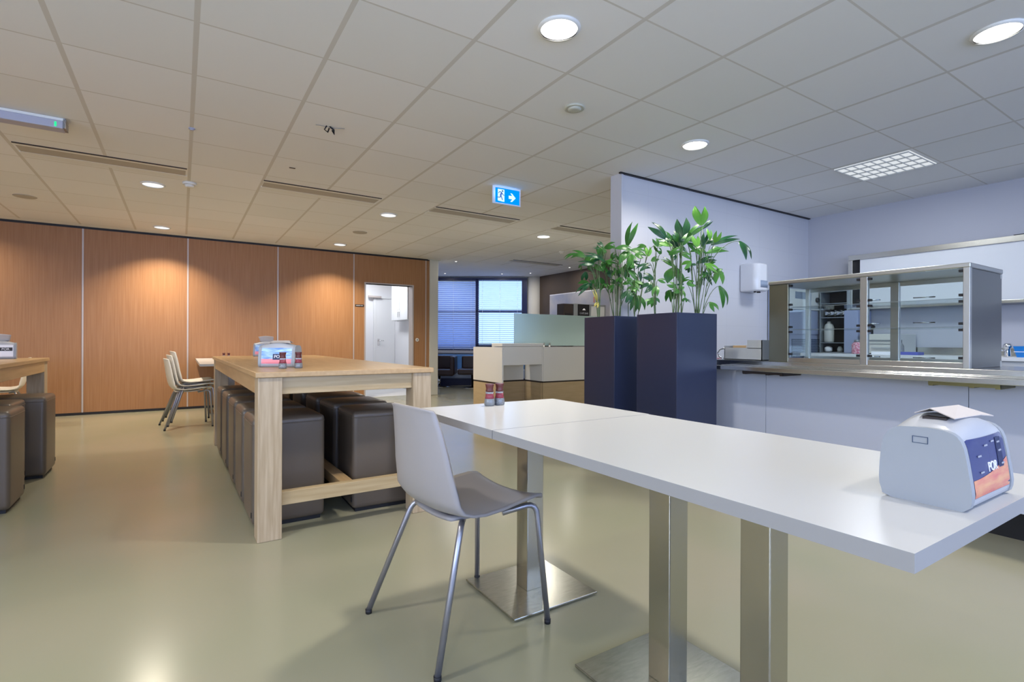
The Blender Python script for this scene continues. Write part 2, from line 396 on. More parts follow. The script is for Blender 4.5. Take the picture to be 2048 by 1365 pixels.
# outside
struct_ground = lbox(MB(), -9, 9, 12.6, 40, -1.2, -1.0).build('ground', 'asphalt'); struct(struct_ground)
bd = thing('building', 'pale office block across the road behind the right lounge blind', 'building', fr(.3, 22, -1.0), LA)
MB().box(-.2, 4.6, 0, 3, 0, 2.5).build('wall', 'facade', bd)
for i in range(3):
    MB().box(.1+i*1.5, 1.0+i*1.5, -.03, 0, 1.2, 2.2).build('window', 'vent_dark', bd)

# lounge furniture
ch = thing('lounge_chair', 'dark brown leather swivel lounge chair by the lounge window', 'chair', fr(-1.62, 11.55), LA)
MB().box(-.33, .35, -.33, .33, .26, .40).build('seat', 'leather_dark', ch, bevel=.03)
MB().box(-.33, .35, .20, .36, .38, .69).build('backrest', 'leather_dark', ch, bevel=.03)
MB().box(.27, .37, -.33, .33, .28, .685).build('armrest', 'leather_dark', ch, bevel=.03)
MB().box(-.37, -.27, -.33, .33, .28, .685).build('armrest', 'leather_dark', ch, bevel=.03)
MB().lathe([(.03, .015), (.03, .26)]).build('column', 'chrome', ch)
MB().lathe([(.25, 0), (.25, .01), (.04, .02)], n=32).build('base', 'chrome', ch)
be = thing('bench', 'blue upholstered bench on a dark blue plinth under the lounge window', 'bench', fr(-.8, 12.0), LA)
MB().box(-.95, 1.1, -.1, .25, 0, .16).build('plinth', 'window_navy', be)
MB().box(-.95, 1.1, -.12, .25, .16, .36).build('seat', 'blind_slat', be, bevel=.02)
MB().box(-.95, 1.1, .14, .25, .36, .70).build('backrest', 'bench_blue', be, bevel=.02)
ch2 = thing('lounge_chair', 'dark lounge chair mostly hidden behind the reception desk', 'chair', fr(-.86, 11.3), LA)
MB().box(-.30, .3, -.3, .3, .30, .42).build('seat', 'leather_dark', ch2, bevel=.03)
MB().box(-.26, .3, .22, .34, .40, .69).build('backrest', 'leather_dark', ch2, bevel=.03)
MB().lathe([(.22, 0), (.22, .012), (.03, .02), (.03, .3)]).build('base', 'chrome', ch2)

# ------------------------------------------------------------------ reception desk
dk = thing('reception_desk', 'white reception desk with pale oak base and frosted glass screen', 'desk', (3.45, 5.62, 0))
MB().box(.024, .60, .402, .77, .487, .934).build('back_cabinet', 'desk_white', dk)
MB().box(0, .022, 0, .77, .487, .945).build('side_panel', 'desk_white', dk, bevel=.001)
MB().box(.024, .628, .001, .30, .715, .955).build('front_box', 'desk_white', dk, bevel=.001)
MB().box(.630, .652, .001, .401, .487, .955).build('niche_side', 'desk_white', dk)
MB().box(0, .65, -.003, .26, .958, .997).build('counter_top', 'desk_white', dk, bevel=.002)
MB().box(.655, 3.0, 0, .03, .485, .95).build('front_panel', 'desk_white', dk)
MB().box(.655, 3.0, .03, .7, .90, .93).build('work_top', 'desk_white', dk)
b = MB(); b.box(.004, .026, .01, .77, 0, .465); b.box(.027, .628, .41, .44, 0, .465); b.box(.630, .653, .03, .44, 0, .465); b.box(.654, 3.0, .008, .04, 0, .465)
b.build('oak_base', 'desk_oak', dk)
b = MB(); b.box(.006, .024, .012, .76, .465, .487); b.box(.027, .627, .412, .43, .465, .487); b.box(.632, .652, .033, .42, .465, .487); b.box(.654, 3.0, .011, .04, .465, .485)
b.build('shadow_gap', 'dark_brown', dk)
MB().box(.41, 3.0, .35, .36, .96, 1.41).build('glass_screen', 'frosted', dk)
for x in (.9, 1.0, 1.9): MB().lathe([(.012, .93), (.012, 1.0)], x, .33, 12).build('glass_clamp', 'chrome', dk)
# coffee machines behind the desk
bc = thing('sideboard', 'low brown sideboard behind the reception glass carrying the coffee machines', 'sideboard', (6.3, 7.45, 0))
MB().box(-.75, .75, -.2, .2, .05, .9).build('body', 'brown_wall', bc); MB().box(-.77, .77, -.22, .22, .9, .93).build('top', 'dark_brown', bc); MB().box(-.7, .7, -.15, .15, 0, .05).build('plinth', 'black', bc)
cm = thing('coffee_machine', 'plain dark brown coffee machine left on the sideboard behind the glass', 'coffee machine', (5.90, 7.42, .93))
MB().box(-.11, .105, -.10, .10, 0, .775).build('body', 'dark_brown', cm, bevel=.004)
MB().box(-.08, .08, -.11, -.10, .2, .6).build('front_plate', 'black', cm); MB().box(-.06, .06, -.16, -.10, .05, .08).build('drip_tray', 'grey_metal', cm)
cm = thing('coffee_machine', 'grey metal coffee machine with black logo panel behind the glass', 'coffee machine', (6.41, 7.42, .93))
MB().box(-.39, .39, -.10, .10, 0, .785).build('body', 'grey_metal', cm, bevel=.004)
pn = MB().box(-.295, -.03, -.115, -.10, .25, .775).build('logo_panel', 'black', cm)
text('CAFÉ BAR', .045, 'lettering', 'ink_grey', pn, face_m((-.16, -.117, .61), (1, 0, 0)))
lg = MB(); lg.add([(-.20, -.117, .67), (-.12, -.117, .67), (-.15, -.117, .70), (-.17, -.117, .70)], [(0, 1, 2, 3)]); lg.build('emblem', 'ink_white', pn)
MB().box(.02, .35, -.11, -.10, .3, .75).build('front_plate', 'plastic_grey', cm)
# poster on the brown wall
po = thing('poster', 'large pale map poster with coloured markings on the brown wall', 'poster', (7.148, 8.55, 1.7))
m = mat('map', (.55, .52, .50), .6, noise=((1, 1, 1), 2.2, (.34, .36, .48), 6))
MB().box(-.02, -.004, -.98, .98, -.5, .37).build('sheet', 'map', po)
MB().box(-.004, 0, -1.0, 1.0, -.52, .39).build('backing', 'ink_white', po)
b = MB(); b.box(-.023, -.02, -.55, -.52, .12, .24); b.build('red_marking', 'card_red', po)
b = MB(); b.box(-.023, -.02, -.72, -.60, .02, .05); b.build('dark_marking', 'black', po)

# ------------------------------------------------------------------ ceiling fixtures
def lamp_mesh(label, x, y, warm, power, glow='lamp_glow', rad=.09, spread=150):
    t = thing('ceiling_lamp', label, 'ceiling lamp', (x, y, HC), 0, 'round recessed ceiling lamps')
    MB().lathe([(rad, -.012), (rad+.013, -.008), (rad+.015, 0), (rad, 0)], n=36, cap=False).build('trim_ring', 'smoke_white', t)
    MB().lathe([(.001, -.005), (rad, -.005), (rad, -.003)], n=36).build('lens', glow, t)
    L = bpy.data.lights.new('downlight', 'AREA'); L.shape = 'DISK'; L.size = .17; L.energy = power; L.color = warm; L.spread = math.radians(spread)
    o = bpy.data.objects.new('downlight', L); COL.objects.link(o); o.parent = t; o.location = (0, 0, -.016)
    return t
WARM = (1, .88, .72); NEU = (1, .94, .85)
lamp_mesh('brightest round ceiling lamp glaring above the white table', 1.546, 2.0, NEU, 19)
lamp_mesh('bright round ceiling lamp at the top right above the serving counter', 3.36, .852, NEU, 14)
lamp_mesh('round ceiling lamp in front of the kitchen wall between planters and counter', 3.34, 2.605, NEU, 11)
lamp_mesh('round ceiling lamp beside the left slot vent and smoke detector', -.238, 6.19, WARM, 19, 'lamp_dim')
lamp_mesh('round ceiling lamp right of the middle slot vent', 2.117, 6.10, WARM, 19, 'lamp_dim')
lamp_mesh('round ceiling lamp close to the veneered wall left of the second panel seam', -.224, 8.49, WARM, 24, 'lamp_dim', spread=115)
lamp_mesh('round ceiling lamp close to the veneered wall left of the doorway', 2.125, 8.41, WARM, 24, 'lamp_dim', spread=115)
lamp_mesh('round ceiling lamp above the reception desk in front of the far slot vent', 4.441, 6.096, NEU, 16)
# lamp grid continued out of frame; two behind the kitchen wall added as fill
for x, y, w_, p in ((-2.6, 8.45, WARM, 20), (6.4, 6.1, NEU, 16), (6.4, 4.5, NEU, 12), (-2.6, 6.15, WARM, 15), (-.9, 2.0, NEU, 16), (-2.9, 3.9, WARM, 12), (1.55, -.5, NEU, 12), (-.9, -.6, NEU, 12), (3.3, -1.6, NEU, 10)):
    lamp_mesh('assumed round ceiling lamp outside the view', x, y, w_, p)
# lounge spots
for x, y, l in ((4.447, 8.952, 'tiny ceiling spot nearest the partition post'), (5.034, 10.69, 'tiny ceiling spot above the left lounge blind'), (6.146, 10.031, 'tiny ceiling spot above the middle of the lounge window'),
                (6.6, 9.55, 'tiny ceiling spot in front of the white round column'), (6.756, 8.357, 'tiny ceiling spot beside the brown wall')):
    t = thing('ceiling_spot', l, 'ceiling spot', (x, y, HC), 0, 'tiny spots in the lounge ceiling')
    MB().lathe([(.02, -.006), (.034, -.004), (.036, 0)], n=20, cap=False).build('trim_ring', 'dispenser_white', t)
    MB().lathe([(.001, -.004), (.022, -.004), (.022, -.002)], n=16).build('lens', 'spot_glow', t)
    L = bpy.data.lights.new('spot', 'AREA'); L.shape = 'DISK'; L.size = .05; L.energy = 3; L.color = NEU
    o = bpy.data.objects.new('spot', L); COL.objects.link(o); o.parent = t; o.location = (0, 0, -.012)
# louvred square light over the kitchen
t = thing('louvre_light', 'square louvred fluorescent light recessed in the kitchen ceiling', 'ceiling light', (5.125, 2.035, HC))
MB().box(-.275, .275, -.28, .28, -.004, -.001).build('diffuser', 'troffer_glow', t)
b = MB()
for i in range(5): x = -.265+i*.1325; b.box(x-.0025, x+.0025, -.275, .275, -.014, -.004)
for i in range(9): y = -.272+i*.068; b.box(-.268, .268, y-.0015, y+.0015, -.012, -.004)
b.build('louvre', 'plastic_grey', t)
L = bpy.data.lights.new('troffer', 'AREA'); L.shape = 'SQUARE'; L.size = .5; L.energy = 16; L.color = (.86, .92, 1)
o = bpy.data.objects.new('troffer', L); COL.objects.link(o); o.parent = t; o.location = (0, 0, -.03)
# unseen light added to brighten the back room
t = thing('louvre_light', 'unseen ceiling light added to brighten the room behind the doorway', 'ceiling light', (3.0, 10.3, HC))
MB().box(-.3, .3, -.3, .3, -.03, 0).build('diffuser', 'troffer_glow', t)
L = bpy.data.lights.new('backroom_fill', 'AREA'); L.shape = 'SQUARE'; L.size = .55; L.energy = 26; L.color = (.90, .94, 1)
o = bpy.data.objects.new('backroom_fill', L); COL.objects.link(o); o.parent = t; o.location = (0, 0, -.04)
# slot diffusers
def slot(x0, x1, y0, y1, label):
    t = thing('slot_vent', label, 'ceiling vent', ((x0+x1)/2, (y0+y1)/2, HC), 0, 'long slot vents in the ceiling')
    w = (x1-x0)/2; d = (y1-y0)/2
    b = MB(); b.box(-w, w, -d+.012, -d*.66, -.006, 0); b.box(-w, w, d*.38, d, -.006, 0); b.build('frame', 'smoke_white', t)
    MB().box(-w+.01, w-.01, -d*.66, d*.38, -.0045, 0).build('grille', 'vent_beige', t)
    MB().box(-w, w, -d-.004, -d+.012, -.007, 0).build('slot', 'dark_brown', t)
    MB().box(-w, w, d, d+.005, -.005, 0).build('edge_line', 'vent_beige', t)  # thin beige line along the far edge
    return t
mat('vent_beige', (.46, .42, .35), .7)
slot(-1.11, .04, 5.45, 5.78, 'long slot vent in the ceiling left of the round smoke detector')
slot(.66, 1.81, 5.43, 5.76, 'long slot vent in the ceiling between the smoke detector and the exit sign')
slot(2.44, 3.58, 5.42, 5.75, 'long slot vent in the ceiling just behind the exit sign')
slot(4.21, 5.36, 5.40, 5.73, 'long slot vent in the ceiling touching the end of the kitchen wall')
slot(5.25, 6.42, 8.16, 8.42, 'short slot vent above the lounge in front of the window')
# detectors, speakers, sensors
def puck(name, label, cat, x, y, r, h, matn, group=None):
    t = thing(name, label, cat, (x, y, HC), 0, group)
    MB().lathe([(r*.85, -h*.5), (r, -h*.45), (r, 0)], n=28).build('base', matn, t)
    MB().lathe([(r*.30, -h), (r*.55, -h*.95), (r*.72, -h*.5)], n=24).build('sensor_cap', matn, t)
    return t
puck('smoke_detector', 'cream round smoke detector nearest, between the two bright ceiling lamps', 'smoke detector', 2.156, 2.623, .065, .022, 'smoke_cream')
puck('smoke_detector', 'white smoke detector at the right end of the left slot vent', 'smoke detector', .064, 5.932, .06, .045, 'smoke_white')
puck('smoke_detector', 'small far smoke detector in the ceiling right of the exit sign', 'smoke detector', 5.45, 6.95, .05, .04, 'smoke_white')
puck('motion_sensor', 'tiny pale sensor on the ceiling bar above the left slot vent', 'sensor', .061, 4.392, .022, .015, 'device_blue')
for x, y, l in ((-1.412, 7.472, 'round ceiling speaker at the far left of the ceiling'), (2.124, 7.313, 'round ceiling speaker in front of the doorway panel')):
    t = thing('ceiling_speaker', l, 'speaker', (x, y, HC), 0, 'round flush ceiling speakers')
    MB().lathe([(.095, -.006), (.10, 0)], n=30).build('grille', 'vent_beige', t)
t = thing('ceiling_hook', 'dark wire hook hanging from a stained ceiling tile', 'hook', (.887, 3.81, HC))
MB().tube([(-.09, .02, -.002), (-.03, 0, -.006), (.03, 0, -.006), (.10, -.02, -.002)], .002, 5).build('wire', 'grey_metal', t)
MB().tube([(-.02, 0, 0), (-.035, 0, -.03), (-.01, .01, -.04), (0, .01, -.01)], .005, 6).build('clip', 'black', t)
MB().tube([(.0, 0, 0), (.03, 0, -.02), (.035, .01, -.045), (.02, .01, -.02)], .006, 6).build('clip', 'black', t)
tag(MB().box(.80, .85, 4.90, 4.92, HC-.003, HC).build('ceiling_clip', 'dark_brown'), 'tiny dark clip in the ceiling tile above the middle slot vent', 'clip')
# emergency light
t = thing('emergency_light', 'box shaped emergency light with a green indicator on the left ceiling', 'emergency light', (-.84, 4.73, HC))
MB().box(-.20, .16, -.05, .05, -.02, 0).build('base', 'smoke_white', t, bevel=.004)
MB().box(-.195, .15, -.058, .045, -.075, -.02).build('cover', 'device_blue', t, bevel=.006)
MB().box(.105, .115, -.061, -.057, -.066, -.035).build('indicator', 'led_green', t)
MB().box(.15, .165, -.055, .04, -.07, -.005).build('end_cap', 'jar_glass', t)
# exit sign
t = thing('exit_sign', 'lit blue exit sign with running figure and arrow under the ceiling', 'sign', (2.72, 4.36, HC), math.radians(-2))
MB().box(-.16, .16, -.006, .006, -.175, -.002).build('frame', 'sign_frame', t)
pl = MB().box(-.13, .145, -.009, -.007, -.162, -.018).build('panel', 'sign_blue', t)
def flat(pts, y=-.0105):
    b = MB(); b.add([(x, y, z) for x, z in pts], [tuple(range(len(pts)))]); return b
dr = flat([(-.105, -.03), (-.03, -.03), (-.03, -.150), (-.055, -.150), (-.105, -.145)]).build('doorway_pictogram', 'sign_white', pl)
rb = MB()
def limb(p, q, w):
    p = Vector((p[0], 0, p[1])); q = Vector((q[0], 0, q[1])); n = (q-p).normalized().cross(Vector((0, 1, 0)))*w
    vs = [p+n, q+n, q-n, p-n]; rb.add([(v.x, -.012, v.z) for v in vs], [(0, 1, 2, 3)])
limb((-.060, -.062), (-.075, -.092), .009); limb((-.085, -.055), (-.06, -.06), .004); limb((-.085, -.055), (-.098, -.072), .0035); limb((-.06, -.062), (-.045, -.085), .004); limb((-.045, -.085), (-.03, -.085), .0035)
limb((-.075, -.092), (-.078, -.112), .006); limb((-.078, -.112), (-.115, -.112), .004); limb((-.070, -.092), (-.052, -.135), .005)
rb.add([(-.052+.009*math.cos(a*PI/6), -.012, -.046+.009*math.sin(a*PI/6)) for a in range(12)], [tuple(range(12))])
rb.build('running_figure', 'navy_metal', pl)
flat([(.02, -.080), (.060, -.080), (.038, -.055), (.058, -.055), (.100, -.097), (.058, -.139), (.038, -.139), (.060, -.112), (.02, -.112)]).build('arrow', 'sign_white', pl)
L = bpy.data.lights.new('exit', 'AREA'); L.shape = 'RECTANGLE'; L.size = .26; L.size_y = .1; L.energy = .35; L.color = (.25, .5, 1)
o = bpy.data.objects.new('exit', L); COL.objects.link(o); o.parent = t; o.location = (0, -.02, -.09); o.rotation_euler = (math.radians(100), 0, 0)

# ------------------------------------------------------------------ tall oak tables and cube stools
def oak_table(label, loc, rz, W, Lg):
    t = thing('oak_table', label, 'table', loc, rz, 'tall oak tables')
    h = .865
    MB().box(0, W, 0, Lg, h-.028, h).build('table_top', 'oak', t, bevel=.003)
    g = .012; w = .115
    for x, y in ((g, g), (W-g-w, g), (g, Lg-g-w), (W-g-w, Lg-g-w)):
        MB().box(x, x+w, y, y+w, 0, h-.028).build('leg', 'oak_leg', t, bevel=.003)
    for y in (g+.02, Lg-g-.055):
        MB().box(g+w, W-g-w, y, y+.035, h-.118, h-.028).build('apron', 'oak_x', t, bevel=.002)
        MB().box(g+w, W-g-w, y+.01, y+.055, .165, .235).build('stretcher', 'oak_x', t, bevel=.002)
    for x in (g, W-g-.035): MB().box(x+.004, x+.035, g+w, Lg-g-w, h-.118, h-.028).build('apron', 'oak', t, bevel=.002)
    MB().box(W/2-.035, W/2+.035, g+.075, Lg-g-.075, .165, .225).build('stretcher', 'oak', t, bevel=.002)
    return t
TR = math.radians(1.0)
oak_table('long oak table with napkin holders and dark cube stools under it', (.315, 2.872, 0), TR, .975, 3.03)
oak_table('oak table cut off by the left picture edge', (-2.05, 3.1, 0), 0, 1.08, 2.9)
def stool(label, loc, rz, group):
    t = thing('cube_stool', label, 'stool', loc, rz, group)
    a = .19; hh = .6
    b = MB()
    bm = bmesh.new(); bmesh.ops.create_cube(bm, size=1)
    for v in bm.verts: v.co = Vector((v.co.x*2*a, v.co.y*2*a, v.co.z*(hh-.02)+(hh-.02)/2+.02))
    bmesh.ops.bevel(bm, geom=[e for e in bm.edges], offset=.030, segments=4, profile=.6, affect='EDGES')
    bmesh.ops.subdivide_edges(bm, edges=[e for e in bm.edges if e.calc_length() > .2], cuts=5, use_grid_fill=True)
    for v in bm.verts:
        q = 1-(abs(v.co.x)/a)**2; r = 1-(abs(v.co.y)/a)**2; z = (v.co.z-.02)/(hh-.02)
        if abs(v.co.x) > a*.99: v.co.x *= 1+.02*max(0, r)*math.sin(PI*min(1, z))
        if abs(v.co.y) > a*.99: v.co.y *= 1+.02*max(0, q)*math.sin(PI*min(1, z))
        if v.co.z > hh-.002: v.co.z += .012*max(0, q)*max(0, r)
    me = bpy.data.meshes.new('body'); bm.to_mesh(me); bm.free(); me.materials.append(MATS['leather'])
    for p in me.polygons: p.use_smooth = True
    o = bpy.data.objects.new('body', me); COL.objects.link(o); o.parent = t
    s = MB()
    for z in (hh-.034,):
        pts = []
        e = a+.001; rr = .03
        for cx, cy, a0 in ((e-rr, e-rr, 0), (-e+rr, e-rr, 90), (-e+rr, -e+rr, 180), (e-rr, -e+rr, 270)):
            for k in range(5):
                q = math.radians(a0+k*22.5); pts.append((cx+rr*math.cos(q), cy+rr*math.sin(q), z))
        pts.append(pts[0]); s.tube(pts, .003, 6, cap=False)
    s.build('piping', 'leather', t)
    MB().box(-a+.02, a-.02, -a+.02, a-.02, 0, .022).build('base', 'black', t)
    return t
g1 = 'cube stools under the long oak table'
ordl = ['nearest', 'second nearest', 'middle', 'fourth', 'farthest']
ys = [3.10, 3.57, 4.05, 4.60, 5.13]
st0 = None
for i, y in enumerate(ys):
    x = .325-.017*(y-2.87)
    l = 'brown leather cube stool, %s in the left row under the long oak table' % ordl[i]
    if st0 is None: st0 = stool(l, (x+.19, y+.19, 0), TR, g1); MB().box(-.192, -.189, -.17, -.155, .06, .09).build('tag', 'black', st0)
    else: dup(st0, (x+.19, y+.19, 0), TR, l, g1)
for i, y in enumerate([3.085, 3.56, 4.03, 4.55, 5.08]):
    x = .870-.017*(y-2.87)
    dup(st0, (x+.19, y+.20, 0), TR+math.radians((-2, 1, -1, 0, 1)[i]), 'brown leather cube stool, %s in the right row under the long oak table' % ordl[i], g1)
g2 = 'cube stools beside the left oak table'
for y, l in ((4.155, 'brown leather cube stool cut off by the left picture edge'), (4.615, 'brown leather cube stool between two others at the left table'), (5.075, 'farthest brown leather cube stool at the left oak table, nearest the aisle wall')):
    sx = dup(st0, ({4.155: -.846, 4.615: -.93, 5.075: -.838}[y]-.192, y+.182, 0), math.radians(180.5), l, g2)

# ------------------------------------------------------------------ shell chairs
def chair(label, loc, rz, matn='plastic_chair', group=None):
    t = thing('shell_chair', label, 'chair', loc, rz, group)
    prof = [(.235, .452, .195), (.222, .458, .206), (.19, .454, .214), (.12, .441, .218), (.04, .431, .221), (-.04, .427, .223), (-.10, .433, .223), (-.143, .452, .221), (-.170, .485, .217),
            (-.186, .53, .211), (-.198, .59, .199), (-.208, .66, .184), (-.217, .73, .167), (-.227, .79, .149), (-.231, .808, .144)]
    def pt(u, v):
        k = u*(len(prof)-1); i = min(int(k), len(prof)-2); q = k-i
        a0, z0, w0 = prof[i]; a1, z1, w1 = prof[i+1]
        x = a0+(a1-a0)*q; z = z0+(z1-z0)*q; w = w0+(w1-w0)*q
        s = v*2-1; e = abs(s)**2.4
        if i < 3: lift, fwd = .012*(u*5), 0
        elif i < 6: lift, fwd = .020, .0
        elif i < 9: lift, fwd = .012, .022
        else: lift, fwd = 0, .034
        fw_ = .0; k2 = u*(len(prof)-1)
        lift = .020*max(0, min(1, k2/3))*max(0, min(1, (9-k2)/3)); fwd = .040*max(0, min(1, (k2-5)/4))*(1-.25*max(0, (k2-11)/3))
        if k2 < 3: z += -.022*(1-s*s)*((3-k2)/3)**1.2
        if k2 < 3: x -= .012*(1-s*s)*((3-k2)/3)
        dz = -.010*(abs(s)**3) if k2 > 12.9 else 0
        return (x+fwd*e, s*w, z+lift*e+dz*(k2-12.9)/1.1)
    o = MB().grid(pt, 42, 18).build('seat_shell', matn, t, solid=.009, off=-1)
    # mounting plate under the shell
    def up(u, v):
        x = -.115+.24*u; s = v*2-1
        return (x, s*.125, .417+.010*abs(s)**2-.006*math.sin(PI*u))
    MB().grid(up, 8, 6).build('under_plate', matn, t, solid=.012)
    R_ = .0105
    def leg(foot, top, inn, nm='leg'):
        f = Vector(foot); tp = Vector(top); n = Vector(inn); pts = [f + Vector((0, 0, .012))]
        d = (tp-f); k = .05/d.length
        a = f+d*(1-k)
        pts.append(a)
        for q in (.25, .5, .75, 1.0): pts.append(a*(1-q)**2 + tp*2*q*(1-q) + (tp+(n-tp)*.3)*q*q)
        pts.append(n)
        return pts
    for sy in (1, -1):
        for foot, top, inn in (((-.240, .25*sy, 0), (-.100, .165*sy, .420), (-.05, .10*sy, .405)), ((.240, .222*sy, 0), (.215, .185*sy, .436), (.10, .13*sy, .408))):
            L_ = MB().tube(leg(foot, top, inn), R_, 12).build('leg', 'steel_tube', t)
            MB().lathe([(.0115, 0), (.0125, .016)], foot[0], foot[1], 12).build('foot_cap', 'black_rubber', L_)
    return t
c0 = chair('grey plastic shell chair on steel legs in front, pushed to the white table', (.866, 1.709, 0), math.radians(6.5))
c1 = chair('lowest cream shell chair of the stack by the veneered wall', (.055, 7.27, 0), math.radians(7), 'plastic_cream', 'stacked cream shell chairs')
dup(c1, (.085, 7.275, .042), math.radians(7), 'middle cream shell chair of the stack by the veneered wall', 'stacked cream shell chairs')
dup(c1, (.118, 7.28, .084), math.radians(7), 'topmost cream shell chair of the stack by the veneered wall', 'stacked cream shell chairs')
dup(c1, (-1.72, 8.2, 0), math.radians(188), 'cream shell chair half hidden behind the left oak table', 'cream shell chairs')

# ------------------------------------------------------------------ white tables
def ped(b, x, y, w=.04, z0=.012, z1=.72): b.box(x-w, x+w, y-w, y+w, z0, z1)
def white_table(label, x0, x1, y0, y1, posts, base, group='white pedestal tables'):
    cx, cy = (x0+x1)/2, (y0+y1)/2
    t = thing('white_table', label, 'table', (cx, cy, 0), 0, group)
    tt = MB().box(x0-cx, x1-cx, y0-cy, y1-cy, .723, .75); tt.mi[2:] = [1]*4; tt.build('table_top', ['laminate_white', 'laminate_edge_shaded'], t)
    for px, py in posts:
        b = MB(); ped(b, px-cx, py-cy); b.build('post', 'steel_post', t, bevel=.003)
    b = MB(); b.box(base[0]-cx, base[1]-cx, base[2]-cy, base[3]-cy, .004, .013); b.build('base_plate', 'steel_base', t, bevel=.002)
    MB().box(base[0]-cx+.01, base[1]-cx-.01, base[2]-cy+.01, base[3]-cy-.01, 0, .005).build('pad', 'black', t)
    MB().box(-.2, .2, -(y1-y0)/2+.12, (y1-y0)/2-.12, .712, .723).build('mounting_plate', 'black', t)
    return t
white_table('white square table with shakers, behind the grey chair', .819, 1.520, 1.393, 2.006, [(1.226, 1.77)], (1.026, 1.427, 1.578, 1.958))
white_table('long white table in front carrying the white napkin holder', .819, 1.512, .288, 1.389, [(1.243, 1.06), (1.243, .755)], (1.046, 1.452, .56, 1.26))
white_table('white table against the veneered wall behind the long oak table', .18, .88, 6.84, 7.92, [(.53, 7.38)], (.33, .73, 7.18, 7.58))
white_table('farthest white table touching the veneered wall', .18, .88, 7.925, 9.0, [(.53, 8.46)], (.33, .73, 8.26, 8.66))
white_table('white table behind the left oak table', -2.75, -2.05, 7.2, 8.3, [(-2.4, 7.75)], (-2.6, -2.2, 7.55, 7.95))

